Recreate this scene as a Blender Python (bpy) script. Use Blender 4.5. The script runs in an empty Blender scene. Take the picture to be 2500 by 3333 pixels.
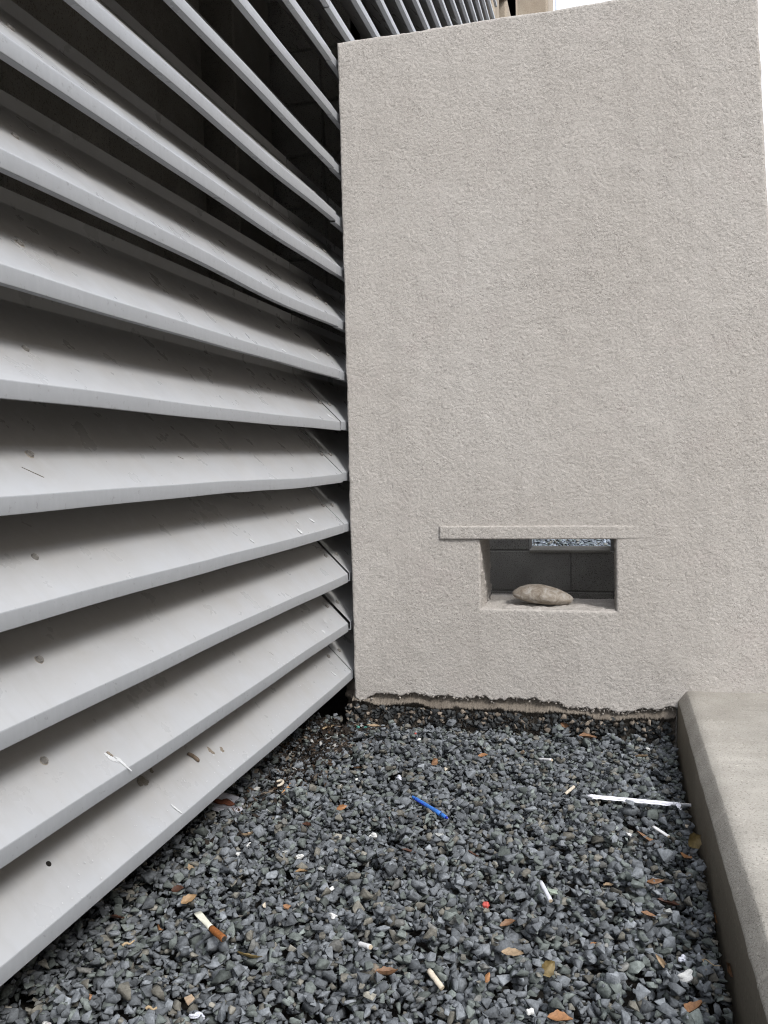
import bpy, bmesh, math, random
import numpy as np
from mathutils import Vector, Matrix

random.seed(7)
rng = np.random.default_rng(7)
scene = bpy.context.scene
COL = scene.collection

# ------------------------------------------------------------------ camera
cam_data = bpy.data.cameras.new('camera')
cam_data.sensor_fit = 'HORIZONTAL'
cam_data.sensor_width = 36.0
cam_data.lens = 2790.0 / 2500.0 * 36.0
cam_data.clip_start = 0.02
cam_data.clip_end = 600.0
cam = bpy.data.objects.new('camera', cam_data)
COL.objects.link(cam)
CR = Matrix(((0.96683357, -0.00841054, -0.25526869),
             (0.25421295, -0.06485024, 0.96497162),
             (-0.02467017, -0.99785956, -0.06056132)))
right, down, fwd = (Vector((CR[0][i], CR[1][i], CR[2][i])) for i in range(3))
m4 = Matrix((right, -down, -fwd)).transposed().to_4x4()
m4.translation = Vector((0.0, 0.0, 0.8))
cam.matrix_world = m4
scene.camera = cam

# ------------------------------------------------------------------ sky, sun, exposure
SUN_EL, SUN_AZ = math.radians(43), math.radians(-44)     # azimuth measured from +X towards +Y
sun_dir = Vector((math.cos(SUN_EL) * math.cos(SUN_AZ), math.cos(SUN_EL) * math.sin(SUN_AZ), math.sin(SUN_EL)))
world = bpy.data.worlds.new('World')
scene.world = world
world.use_nodes = True
wn, wl = world.node_tree.nodes, world.node_tree.links
wn.clear()
sky = wn.new('ShaderNodeTexSky')
sky.sky_type = 'NISHITA'
sky.sun_disc = False
sky.sun_elevation = SUN_EL
sky.sun_rotation = math.pi / 2 - SUN_AZ
sky.air_density = 1.0
sky.dust_density = 4.0
sky.ozone_density = 1.0
hsv = wn.new('ShaderNodeHueSaturation')           # thin white overcast: the blue is almost gone
hsv.inputs['Saturation'].default_value = 0.24
bg = wn.new('ShaderNodeBackground')
bg.inputs['Strength'].default_value = 0.15
wo = wn.new('ShaderNodeOutputWorld')
wl.new(sky.outputs[0], hsv.inputs['Color'])
veil = wn.new('ShaderNodeMix')                    # an even bright cloud veil over the whole sky
veil.data_type = 'RGBA'
veil.inputs[0].default_value = 0.7
veil.inputs[7].default_value = (8.6, 9.0, 9.8, 1)
wl.new(hsv.outputs[0], veil.inputs[6])
wl.new(veil.outputs[2], bg.inputs['Color'])
wl.new(bg.outputs[0], wo.inputs['Surface'])

sun_data = bpy.data.lights.new('sun', 'SUN')
sun_data.energy = 1.5
sun_data.angle = math.radians(13)
sun_data.color = (1.0, 0.975, 0.945)
sun = bpy.data.objects.new('sun', sun_data)
COL.objects.link(sun)
sun.rotation_euler = sun_dir.to_track_quat('Z', 'Y').to_euler()
sun.location = (3, -3, 6)

vs = scene.view_settings
vs.view_transform = 'Standard'
vs.look = 'None'
vs.exposure = 0.74
vs.gamma = 1.0
vs.use_curve_mapping = False
scene.cycles.use_denoising = True
scene.cycles.denoising_prefilter = 'NONE'      # keeps the fine stucco and stone grain
scene.cycles.filter_width = 1.1
scene.cycles.max_bounces = 5
scene.cycles.diffuse_bounces = 4
scene.cycles.glossy_bounces = 2
scene.cycles.transmission_bounces = 3
scene.cycles.caustics_reflective = False
scene.cycles.caustics_refractive = False

# ------------------------------------------------------------------ helpers
def tag(o, label=None, cat=None, group=None, kind=None):
    if label: o['label'] = label
    if cat: o['category'] = cat
    if group: o['group'] = group
    if kind: o['kind'] = kind
    return o

def link(o, parent=None):
    COL.objects.link(o)
    if parent: o.parent = parent
    return o

def empty(name, loc=(0, 0, 0), rz=0.0):
    o = bpy.data.objects.new(name, None)
    o.empty_display_size = 0.05
    o.location = loc
    o.rotation_euler = (0, 0, rz)
    return link(o)

def mesh_obj(name, verts, faces, mat, parent=None, smooth=False, mats=None, fmat=None):
    me = bpy.data.meshes.new(name)
    me.from_pydata([tuple(v) for v in verts], [], [tuple(f) for f in faces])
    for m in (mats or [mat]): me.materials.append(m)
    if fmat is not None: me.polygons.foreach_set('material_index', fmat)
    if smooth: me.polygons.foreach_set('use_smooth', [True] * len(me.polygons))
    me.update()
    return link(bpy.data.objects.new(name, me), parent)

def fast_mesh(name, V, F, mat, smooth=False, color=None):
    """V (n,3) float, F (m,k) int with k = 3 or 4"""
    V = np.asarray(V, np.float32); F = np.asarray(F, np.int32)
    k = F.shape[1]
    me = bpy.data.meshes.new(name)
    me.vertices.add(len(V)); me.vertices.foreach_set('co', V.ravel())
    me.loops.add(F.size); me.loops.foreach_set('vertex_index', F.ravel())
    me.polygons.add(len(F))
    me.polygons.foreach_set('loop_start', np.arange(len(F), dtype=np.int32) * k)
    me.polygons.foreach_set('loop_total', np.full(len(F), k, np.int32))
    if smooth: me.polygons.foreach_set('use_smooth', np.ones(len(F), bool))
    me.materials.append(mat)
    me.update(calc_edges=True)
    if color is not None:
        at = me.color_attributes.new('tint', 'FLOAT_COLOR', 'POINT')
        c = np.ones((len(V), 4), np.float32); c[:, :3] = color
        at.data.foreach_set('color', c.ravel())
    return me

def box_vf(x0, x1, y0, y1, z0, z1, b=0.0):
    if b <= 0:
        v = [(x, y, z) for z in (z0, z1) for y in (y0, y1) for x in (x0, x1)]
        return v, [(0, 2, 3, 1), (4, 5, 7, 6), (0, 1, 5, 4), (2, 6, 7, 3), (0, 4, 6, 2), (1, 3, 7, 5)]
    bm = bmesh.new()
    bmesh.ops.create_cube(bm, size=1)
    for v in bm.verts:
        v.co = Vector(((x0 + x1) / 2 + v.co.x * (x1 - x0), (y0 + y1) / 2 + v.co.y * (y1 - y0), (z0 + z1) / 2 + v.co.z * (z1 - z0)))
    bmesh.ops.bevel(bm, geom=list(bm.edges), offset=b, segments=1, affect='EDGES')
    bm.verts.ensure_lookup_table()
    v = [tuple(p.co) for p in bm.verts]; f = [[p.index for p in q.verts] for q in bm.faces]
    bm.free()
    return v, f

def band(nx, ny, d, lo, hi, seed, ax=1.0, ay=1.0):
    """band-passed noise on an (ny,nx) grid of spacing d, wavelengths lo..hi (metres), unit variance"""
    r = np.random.default_rng(seed)
    n = np.fft.rfft2(r.standard_normal((ny, nx)))
    fy = np.fft.fftfreq(ny, d)[:, None] * ay; fx = np.fft.rfftfreq(nx, d)[None, :] * ax
    f = np.sqrt(fx * fx + fy * fy) + 1e-9
    w = 1 / (1 + (f * lo) ** 6) * (1 - 1 / (1 + (f * hi) ** 6))
    out = np.fft.irfft2(n * w, s=(ny, nx))
    return out / (out.std() + 1e-12)

def noise1(n, d, lo, hi, seed):
    """1-D fractal noise, wavelengths hi down to lo, about unit amplitude"""
    r = np.random.default_rng(seed); out = np.zeros(n); wl_, a = hi, 1.0; x = np.arange(n) * d
    while wl_ >= lo * .99:
        k = int(n * d / wl_) + 4
        out += a * np.interp(x / wl_ + r.random(), np.arange(k), r.standard_normal(k)); wl_ /= 1.9; a *= .62
    return out

def grid_faces(nu, nv, keep=None):
    i, j = np.meshgrid(np.arange(nu - 1), np.arange(nv - 1))
    a = j * nu + i
    F = np.stack([a, a + 1, a + nu + 1, a + nu], -1)
    return F[keep] if keep is not None else F.reshape(-1, 4)

# ------------------------------------------------------------------ materials
def mat_new(name, base=(0.5, 0.5, 0.5), rough=0.8, spec=0.3):
    m = bpy.data.materials.new(name); m.use_nodes = True
    nt = m.node_tree; b = nt.nodes['Principled BSDF']
    b.inputs['Base Color'].default_value = (*base, 1)
    b.inputs['Roughness'].default_value = rough
    b.inputs['Specular IOR Level'].default_value = spec
    return m, nt, b

def n_coord(nt, kind='Object', scale=(1, 1, 1)):
    tc = nt.nodes.new('ShaderNodeTexCoord'); mp = nt.nodes.new('ShaderNodeMapping')
    mp.inputs['Scale'].default_value = scale
    nt.links.new(tc.outputs[kind], mp.inputs['Vector'])
    return mp.outputs[0]

def n_noise(nt, vec, scale, detail=4.0, rough=0.55, dist=0.0):
    n = nt.nodes.new('ShaderNodeTexNoise')
    n.inputs['Scale'].default_value = scale; n.inputs['Detail'].default_value = detail
    n.inputs['Roughness'].default_value = rough; n.inputs['Distortion'].default_value = dist
    nt.links.new(vec, n.inputs['Vector'])
    return n.outputs['Fac']

def n_ramp(nt, fac, stops):
    r = nt.nodes.new('ShaderNodeValToRGB')
    e = r.color_ramp.elements
    while len(e) < len(stops): e.new(0.5)
    for k, (p, c) in enumerate(stops):
        e[k].position = p
        e[k].color = (*c, 1) if not isinstance(c, (int, float)) else (c, c, c, 1)
    nt.links.new(fac, r.inputs['Fac'])
    return r.outputs['Color']

def n_mix(nt, fac, a, b, mode='MIX'):
    m = nt.nodes.new('ShaderNodeMix'); m.data_type = 'RGBA'; m.blend_type = mode
    for sock, v in ((m.inputs[0], fac), (m.inputs[6], a), (m.inputs[7], b)):
        if isinstance(v, (int, float)): sock.default_value = v
        elif isinstance(v, tuple): sock.default_value = (*v, 1)
        else: nt.links.new(v, sock)
    return m.outputs[2]

def n_bump(nt, bsdf, h, strength, dist):
    b = nt.nodes.new('ShaderNodeBump')
    b.inputs['Strength'].default_value = strength; b.inputs['Distance'].default_value = dist
    nt.links.new(h, b.inputs['Height'])
    nt.links.new(b.outputs[0], bsdf.inputs['Normal'])

def m_stucco():
    m, nt, b = mat_new('stucco', rough=0.95, spec=0.15)
    v = n_coord(nt)
    big = n_ramp(nt, n_noise(nt, v, 2.2, 3, .5), [(0.3, (.515, .480, .443)), (0.7, (.556, .524, .490))])
    grain = n_ramp(nt, n_noise(nt, v, 300, 1, .7), [(0.3, .91), (0.7, 1.0)])
    c = n_mix(nt, 1.0, big, grain, 'MULTIPLY')
    pink = n_ramp(nt, n_noise(nt, v, 7, 3, .6), [(0.58, 0.0), (0.75, 0.25)])
    c = n_mix(nt, pink, c, (.50, .44, .42))
    # soot specks caught by the render, in drifts
    drift = n_ramp(nt, n_noise(nt, v, 3.3, 2, .6), [(0.45, 0.30), (0.75, .9)])
    speck = n_ramp(nt, n_noise(nt, v, 240, 2, .75), [(0.57, 0.0), (0.66, 0.75)])
    dirt = n_mix(nt, 1.0, drift, speck, 'MULTIPLY')
    c = n_mix(nt, dirt, c, (.16, .145, .125))
    # faint rain streaks and a grubby band low down where soil splashes up
    vr = n_coord(nt, 'Object', (1, 1, .07))
    rs_ = n_ramp(nt, n_noise(nt, vr, 22, 3, .6), [(0.48, 0.0), (0.75, .16)])
    c = n_mix(nt, rs_, c, (.30, .275, .25))
    # dark tone along short broken hairlines, thicker in some patches than others
    nz_ = n_noise(nt, v, 140, 2, .6, .9)
    hair = n_ramp(nt, nz_, [(0.476, 0.0), (0.495, 1.0), (0.505, 1.0), (0.524, 0.0)])
    pat = n_ramp(nt, n_noise(nt, v, 38, 3, .7), [(0.45, 0.05), (0.70, .85)])
    c = n_mix(nt, n_mix(nt, 1.0, hair, pat, 'MULTIPLY'), c, (.17, .155, .14))
    nt.links.new(c, b.inputs['Base Color'])
    # worm-shaped crevices between the trowelled grains, finer than the modelled relief
    cr = n_ramp(nt, nz_, [(0.40, 1.0), (0.465, .75), (0.50, 0.0), (0.535, .75), (0.60, 1.0)])
    n_bump(nt, b, cr, 0.6, 0.0019)
    return m

def m_plain_concrete(name, c1, c2, dark, scale=1.0, bump=0.5, speck=0.5):
    m, nt, b = mat_new(name, rough=0.92, spec=0.2)
    v = n_coord(nt)
    c = n_ramp(nt, n_noise(nt, v, 5 * scale, 4, .62), [(0.3, c1), (0.7, c2)])
    sp = n_ramp(nt, n_noise(nt, v, 210 * scale, 1, .7), [(0.34, 0.0), (0.42, 1.0)])
    c = n_mix(nt, sp, n_mix(nt, speck, c, dark), c)
    li = n_ramp(nt, n_noise(nt, v, 160 * scale, 1, .6), [(0.66, 0.0), (0.74, 0.55)])
    c = n_mix(nt, li, c, tuple(min(1, x * 1.45) for x in c2))
    st = n_ramp(nt, n_noise(nt, v, 1.7 * scale, 3, .6, .4), [(0.42, 0.0), (0.7, 0.45)])
    c = n_mix(nt, st, c, dark)
    nt.links.new(c, b.inputs['Base Color'])
    n_bump(nt, b, n_noise(nt, v, 190 * scale, 3, .7), bump, 0.002)
    return m

def m_slat(name, lip):
    m, nt, b = mat_new(name, rough=0.42, spec=0.5)
    oi = nt.nodes.new('ShaderNodeObjectInfo')                      # every slat wears differently
    ofs = nt.nodes.new('ShaderNodeVectorMath'); ofs.operation = 'SCALE'
    ofs.inputs[0].default_value = (13.1, 37.7, 21.3); nt.links.new(oi.outputs['Random'], ofs.inputs['Scale'])
    def shifted(vec):
        a = nt.nodes.new('ShaderNodeVectorMath'); a.operation = 'ADD'
        nt.links.new(vec, a.inputs[0]); nt.links.new(ofs.outputs[0], a.inputs[1]); return a.outputs[0]
    v = shifted(n_coord(nt))
    if lip:   # paint on the folded lip is chalked and streaked down to the zinc
        vs_ = shifted(n_coord(nt, 'Object', (1, 26, 9)))
        c = n_ramp(nt, n_noise(nt, vs_, 3.0, 4, .6), [(0.25, (.325, .337, .355)), (0.55, (.345, .358, .377)), (0.8, (.375, .388, .407))])
        ch = n_ramp(nt, n_noise(nt, v, 90, 4, .65), [(0.62, 0.0), (0.68, 0.6)])
        c = n_mix(nt, ch, c, (.22, .225, .23))
    else:
        c = n_ramp(nt, n_noise(nt, v, 4, 5, .6), [(0.3, (.375, .368, .358)), (0.7, (.415, .411, .405))])
        ch = n_ramp(nt, n_noise(nt, v, 34, 5, .6), [(0.5, 0.0), (0.75, 0.35)])
        c = n_mix(nt, ch, c, (.49, .495, .505))
        # bluish sky sheen painted into the chalky worn tone along the front fold
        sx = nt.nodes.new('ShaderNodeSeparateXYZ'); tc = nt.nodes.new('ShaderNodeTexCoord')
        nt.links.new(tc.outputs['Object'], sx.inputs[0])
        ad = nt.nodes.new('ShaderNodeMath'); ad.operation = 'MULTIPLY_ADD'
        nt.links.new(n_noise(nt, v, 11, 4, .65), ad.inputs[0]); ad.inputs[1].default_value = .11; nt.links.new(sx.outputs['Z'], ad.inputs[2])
        sheen_wear = n_ramp(nt, ad.outputs[0], [(0.03, .85), (0.13, 0.0)])
        c = n_mix(nt, sheen_wear, c, (.435, .455, .485))
        vd = shifted(n_coord(nt, 'Object', (.10, 1, .10)))                 # dried drips running down the slope
        dr = n_ramp(nt, n_noise(nt, vd, 55, 3, .6), [(0.52, 0.0), (0.80, .13)])
        c = n_mix(nt, dr, c, (.25, .235, .215))
        sp = n_ramp(nt, n_noise(nt, v, 130, 3, .6), [(0.72, 0.0), (0.76, 0.22)])
        c = n_mix(nt, sp, c, (.20, .17, .145))
        rg = n_ramp(nt, n_noise(nt, v, 14, 4, .6), [(0.3, .24), (0.7, .42)])
        nt.links.new(rg, b.inputs['Roughness'])
    nt.links.new(c, b.inputs['Base Color'])
    n_bump(nt, b, n_noise(nt, v, 9, 3, .5), 0.12, 0.006)
    return m

def m_gravel():
    m, nt, b = mat_new('gravel_stone', rough=0.95, spec=0.1)
    v = n_coord(nt)
    at = nt.nodes.new('ShaderNodeVertexColor'); at.layer_name = 'tint'
    mot = n_ramp(nt, n_noise(nt, v, 150, 3, .65), [(0.28, .66), (0.5, 1.0), (0.75, 1.4)])
    c = n_mix(nt, 1.0, at.outputs['Color'], mot, 'MULTIPLY')
    vein = n_ramp(nt, n_noise(nt, v, 75, 3, .75, 1.0), [(0.64, 0.0), (0.74, 0.35)])
    c = n_mix(nt, vein, c, (.30, .31, .32))
    nt.links.new(c, b.inputs['Base Color'])
    n_bump(nt, b, n_noise(nt, v, 420, 2, .7), 0.5, 0.0012)
    return m

def m_simple(name, col, rough=0.7, spec=0.3, var=0.25, scale=120, bump=0.3):
    m, nt, b = mat_new(name, rough=rough, spec=spec)
    v = n_coord(nt)
    c = n_ramp(nt, n_noise(nt, v, scale, 4, .6), [(0.3, tuple(x * (1 - var) for x in col)), (0.7, tuple(min(1, x * (1 + var)) for x in col))])
    nt.links.new(c, b.inputs['Base Color'])
    if bump: n_bump(nt, b, n_noise(nt, v, scale * 2.5, 4, .6), bump, 0.001)
    return m

M = {}
M['stucco'] = m_stucco()
M['ledge'] = m_plain_concrete('ledge_concrete', (.33, .308, .272), (.46, .435, .392), (.15, .14, .12), 1.15, .8, .5)
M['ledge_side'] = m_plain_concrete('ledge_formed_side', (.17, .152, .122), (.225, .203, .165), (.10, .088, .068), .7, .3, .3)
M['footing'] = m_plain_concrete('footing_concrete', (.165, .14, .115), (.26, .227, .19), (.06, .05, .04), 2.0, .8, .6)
M['block'] = m_plain_concrete('block_concrete', (.34, .325, .305), (.46, .445, .42), (.12, .112, .10), 1.3, 1.0, 1.0)
M['mortar'] = m_plain_concrete('mortar', (.30, .29, .28), (.37, .36, .345), (.06, .056, .05), 1.5, .8, .6)
M['panel'] = m_plain_concrete('panel_concrete', (.27, .25, .22), (.38, .355, .315), (.13, .115, .095), 1.2, .8, .7)
M['pier'] = m_plain_concrete('pier_concrete', (.36, .30, .235), (.52, .455, .37), (.15, .12, .09), .8, .8, .6)
M['soil'] = m_plain_concrete('dark_soil', (.022, .019, .016), (.045, .04, .034), (.012, .01, .009), 2.0, 1.0, .6)
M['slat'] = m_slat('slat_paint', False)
M['lip'] = m_slat('slat_lip', True)
M['gravel'] = m_gravel()
M['screw'] = m_simple('screw_steel', (.20, .19, .175), .45, .5, .2, 300, .2)
M['rust'] = m_simple('rust_ring', (.31, .28, .235), .8, .2, .3, 400, 0)
M['hole'] = m_simple('screw_hole_dark', (.02, .018, .016), .9, .1, .2, 300, 0)
M['white_splat'] = m_simple('white_splash', (.58, .59, .60), .8, .2, .08, 300, .3)
M['brown_smear'] = m_simple('brown_smear', (.24, .205, .165), .85, .2, .3, 500, .2)
M['grey_smear'] = m_simple('grey_smear', (.20, .185, .16), .85, .2, .3, 350, .2)

# ------------------------------------------------------------------ ground
FRONT = 2.49          # front plane of the stucco wall
LX = 0.178            # gravel-side face of the concrete ledge
v, f = box_vf(-150, 150, -150, 150, -0.4, -0.06)
ground = tag(mesh_obj('ground', v, f, M['soil']), kind='structure')

# ------------------------------------------------------------------ stucco wall
wall = tag(empty('stucco_wall', (0, 0, 0)), 'beige rough-stucco freestanding wall with a small block-sized opening near its base', 'wall')
WX0, WTOP = -0.768, 2.031
HX0, HX1, HZ0, HZ1 = -0.3695, 0.0135, 0.3570, 0.5635
def xr(z): return 0.384 + (1.972 - z) * 0.048
def stucco_height(nx, nz, d, seed):
    n1 = band(nx, nz, d, .0046, .0098, seed, .9, 1.15)
    n2 = band(nx, nz, d, .010, .040, seed + 1)
    n3 = band(nx, nz, d, .06, .30, seed + 2)
    big = band(nx, nz, d, .12, .6, seed + 3)
    crev = np.exp(-(n1 / .24) ** 2) * np.clip(.55 + .6 * band(nx, nz, d, .012, .05, seed + 9), 0, 1.3)                     # worm-shaped crevices between trowelled lumps
    amp = np.clip(.80 + .16 * big, .2, 1.5)
    return (-.0007 * crev * amp + .00030 * n1 * amp + .00026 * n2 + .00030 * n3)
D = 0.0023
def seg(a, b): return np.linspace(a, b, max(3, int(round((b - a) / D)) + 1))
xs = np.concatenate([seg(WX0, HX0), seg(HX0, HX1)[1:], seg(HX1, .46)[1:]])
iz0 = seg(.08, HZ0); zs = np.concatenate([iz0, seg(HZ0, HZ1)[1:], seg(HZ1, WTOP)[1:]])
nx, nz = len(xs), len(zs)
XX, ZZ = np.meshgrid(xs, zs)
H = stucco_height(nx, nz, D, 11)
# ragged lower edge: the coat was broken off along the footing
zb = .0845 + .0045 * noise1(nx, D, .05, .3, 5) + .0042 * noise1(nx, D, .004, .035, 6) + .010 * (noise1(nx, D, .01, .09, 7) > 1.35)
zb += -.016 * np.exp(-((xs + .02) / .10) ** 2) + np.where(xs < -.70, -.012 * (-.70 - xs) / .07, 0)
zb = np.where(xs > LX + .01, .10, zb)
low = ZZ <= HZ0 + 1e-9
t = (HZ0 - ZZ) / (HZ0 - .08)
ZP = np.where(low, HZ0 - t * (HZ0 - zb[None, :]), ZZ)
s = np.clip((XX - HX1) / (.46 - HX1), 0, 1)
XP = np.where(XX > HX1, HX1 + s * (xr(ZP) - HX1), XX)
def edge_fall(dist, r):
    q = np.clip(dist, 0, r); return r - np.sqrt(np.maximum(r * r - (r - q) ** 2, 0))
dl = XP - WX0; dr = xr(ZP) - XP; dt = WTOP - ZP; db = ZP - zb[None, :]
inx = np.maximum(np.maximum(HX0 - XP, XP - HX1), 0); inz = np.maximum(np.maximum(HZ0 - ZP, ZP - HZ1), 0)
dh = np.hypot(inx, inz)
wob = .004 * band(nx, nz, D, .02, .1, 33)
back = np.maximum.reduce([edge_fall(np.maximum(dl + 0 * wob, 0), .009), edge_fall(dr, .009), edge_fall(dt, .010), edge_fall(db, .005), edge_fall(dh, .008)])
lean = np.where(db < .06, -.004 * np.exp(-((XP - .0) / .14) ** 2) * (1 - db / .06), 0)
YP = FRONT - H + back + lean
# crumbled outer corners
e1 = noise1(nz, D, .006, .08, 91)[:, None]; e2 = noise1(nz, D, .008, .05, 92)[:, None]; e3 = noise1(nx, D, .008, .06, 93)[None, :]
XP = XP + .0009 * e1 * np.exp(-dl / .008) + .0005 * e2 * np.exp(-dr / .008)
ZP = ZP + .0013 * e3 * np.exp(-dt / .008)
ci = (xs[:-1] >= HX0 - 1e-6) & (xs[1:] <= HX1 + 1e-6); cj = (zs[:-1] >= HZ0 - 1e-6) & (zs[1:] <= HZ1 + 1e-6)
keep = ~(cj[:, None] & ci[None, :])
V = np.stack([XP, YP, ZP], -1).reshape(-1, 3)
me = fast_mesh('stucco_coat', V, grid_faces(nx, nz, keep), M['stucco'], smooth=True)
link(bpy.data.objects.new('stucco_coat', me), wall)

# masonry body behind the coat: sides, top, back, with the tunnel of the opening
BY0, BY1 = FRONT + .006, FRONT + .205
bx0 = WX0 + .0025
def body_quads():
    vv, ff = [], []
    def q(*p):
        k = len(vv); vv.extend(p); ff.append((k, k + 1, k + 2, k + 3))
    zb_, zt = -.05, WTOP - .003
    rb, rt = xr(zb_) - .003, xr(zt) - .003
    q((bx0, BY1, zb_), (bx0, BY0, zb_), (bx0, BY0, zt), (bx0, BY1, zt))
    q((rb, BY0, zb_), (rb, BY1, zb_), (rt, BY1, zt), (rt, BY0, zt))
    q((bx0, BY0, zt), (rt, BY0, zt), (rt, BY1, zt), (bx0, BY1, zt))
    # back face around the opening
    for (a, b, c, d) in ((bx0, HX0, zb_, zt), (HX0, HX1, zb_, HZ0), (HX0, HX1, HZ1, zt)):
        q((b, BY1, c), (a, BY1, c), (a, BY1, d), (b, BY1, d))
    q((rb, BY1, zb_), (HX1, BY1, zb_), (HX1, BY1, zt), (rt, BY1, zt))
    # front of the core below the broken coat
    q((bx0, BY0 + .045, zb_), (rb, BY0 + .045, zb_), (rb, BY0 + .045, .16), (bx0, BY0 + .045, .16))
    return vv, ff
vv, ff = body_quads()
mesh_obj('wall_core', vv, ff, M['stucco'], wall)
def tunnel(name, kind):
    n, k = 70, 40
    yy = np.linspace(FRONT + .0065, BY1, k)
    if kind == 'sill': a = np.linspace(HX0, HX1, n); z0 = HZ0
    if kind == 'head': a = np.linspace(HX0, HX1, n); z0 = HZ1
    if kind in 'lr': a = np.linspace(HZ0, HZ1, n)
    A, Yg = np.meshgrid(a, yy)
    hh = .0012 * band(n, k, .005, .012, .05, hash(kind) % 97 + 3) + .0012 * band(n, k, .005, .05, .2, hash(kind) % 89 + 5)
    hh[0] = 0
    if kind == 'sill': P = np.stack([A, Yg, z0 + hh], -1)
    if kind == 'head': P = np.stack([A, Yg, z0 - hh], -1)
    if kind == 'l': P = np.stack([HX0 + hh, Yg, A], -1)
    if kind == 'r': P = np.stack([HX1 - hh, Yg, A], -1)
    me = fast_mesh(name, P.reshape(-1, 3), grid_faces(n, k), M['stucco'], smooth=True)
    return link(bpy.data.objects.new(name, me), wall)
tunnel('sill', 'sill'); tunnel('opening_head', 'head'); tunnel('jamb', 'l'); tunnel('jamb', 'r')
v, f = box_vf(HX0 + .003, HX0 + .11, BY1 - .045, BY1 - .004, HZ0 - .004, HZ0 + .013, .003)
mesh_obj('mortar_strip', v, f, M['stucco'], wall)

# lintel, standing proud at its left end and dying into the coat to the right
lx0, lx1, lz0, lz1 = -.4885, .135, .5615, .6005
n, k = int((lx1 - lx0) / D), int((lz1 - lz0) / D) + 1
A, B = np.meshgrid(np.linspace(lx0, lx1, n), np.linspace(lz0, lz1, k))
hh = stucco_height(n, k, D, 47)
hh *= .9
prd = .0085 - .0088 * np.clip((A - lx0) / (lx1 - lx0), 0, 1) ** 1.3
ed = np.minimum.reduce([A - lx0, B - lz0, lz1 - B])
Yl = FRONT - prd - hh + edge_fall(ed, .003)
P = np.stack([A, Yl, B], -1)
Vl = P.reshape(-1, 3); Fl = grid_faces(n, k)
rim = [j * n for j in range(k)][::-1] + list(range(n)) ; top = [(k - 1) * n + i for i in range(n)]
extra, nf = [], []
def skirt(idx, flip):
    base = len(Vl) + len(extra)
    for i in idx: p = Vl[i]; extra.append((p[0], FRONT + .03, p[2]))
    for a in range(len(idx) - 1):
        qd = (idx[a], idx[a + 1], base + a + 1, base + a)
        nf.append(qd if not flip else qd[::-1])
skirt(rim, True); skirt(top, False)
me = fast_mesh('lintel', np.vstack([Vl, np.array(extra)]), np.vstack([Fl, np.array(nf)]), M['stucco'], smooth=True)
link(bpy.data.objects.new('lintel', me), wall)

# footing exposed under the broken coat: trowelled band, pale squeezed ridge, ragged undercut
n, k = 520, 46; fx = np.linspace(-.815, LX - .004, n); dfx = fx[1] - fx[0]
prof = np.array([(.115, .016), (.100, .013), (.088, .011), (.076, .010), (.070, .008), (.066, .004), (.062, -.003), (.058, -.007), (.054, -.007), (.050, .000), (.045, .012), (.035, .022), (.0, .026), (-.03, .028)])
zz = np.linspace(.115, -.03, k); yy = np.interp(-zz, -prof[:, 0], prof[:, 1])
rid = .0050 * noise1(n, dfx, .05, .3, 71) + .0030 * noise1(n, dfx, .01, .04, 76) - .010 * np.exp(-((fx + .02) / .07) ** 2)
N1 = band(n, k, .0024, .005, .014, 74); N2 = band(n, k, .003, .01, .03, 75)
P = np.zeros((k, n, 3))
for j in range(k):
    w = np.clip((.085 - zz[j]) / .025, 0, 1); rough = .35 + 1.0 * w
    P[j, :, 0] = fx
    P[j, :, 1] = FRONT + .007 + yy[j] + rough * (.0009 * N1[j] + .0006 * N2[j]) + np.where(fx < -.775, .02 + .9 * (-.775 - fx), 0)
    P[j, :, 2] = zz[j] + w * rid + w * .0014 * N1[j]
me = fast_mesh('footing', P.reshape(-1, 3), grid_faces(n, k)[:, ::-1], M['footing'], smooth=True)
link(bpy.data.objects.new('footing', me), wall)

# ------------------------------------------------------------------ concrete ledge
LY0, LY1 = -1.2, FRONT + .004
prof = [(LX - .004, -.10), (LX - .003, .0), (LX - .001, .06), (LX + .001, .1060), (LX + .0028, .1090), (LX + .0095, .1175), (LX + .0165, .1262), (LX + .0225, .1338), (LX + .0262, .1366), (LX + .045, .1375)]
prof += [(LX + .045 + .012 * q, .1375) for q in range(1, 24)] + [(LX + .4 + .1 * q, .1372) for q in range(1, 22)]
ly = np.concatenate([np.linspace(LY0, .9, 60), np.linspace(.9, LY1, 420)[1:]])
n, k = len(prof), len(ly)
nz1 = noise1(k, .0038, .02, .3, 81); nz2 = noise1(k, .0038, .008, .05, 82); rr = band(n, k, .006, .014, .06, 83)
rr2 = band(n, k, .006, .05, .3, 84)
P = np.zeros((k, n, 3))
for j, (x, z) in enumerate(prof):
    a = 1.0 if 3 <= j <= 8 else .35
    P[:, j, 0] = x + (a * (.0008 * nz1 + .0003 * nz2) if j > 0 else 0)
    P[:, j, 1] = ly
    P[:, j, 2] = z + (a * (.0003 * nz2 - .0006 * nz1) if 2 < j < 9 else 0) + (.0005 * rr2[:, j] if j > 8 else 0)
for cy, dep in ((1.16, .006), (2.02, .004), (1.66, .003)):   # chips across the arris
    wv = np.exp(-((ly - cy) / .004) ** 2)
    P[:, 3:9, 2] -= (dep * wv)[:, None]
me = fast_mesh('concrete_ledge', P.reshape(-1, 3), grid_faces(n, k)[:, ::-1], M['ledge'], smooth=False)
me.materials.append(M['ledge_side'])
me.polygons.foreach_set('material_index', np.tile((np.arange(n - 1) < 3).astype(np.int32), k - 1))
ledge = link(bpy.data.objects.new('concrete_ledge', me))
tag(ledge, 'weathered grey-beige concrete ledge with chamfered edge bordering the gravel on the right', 'ledge')

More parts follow.
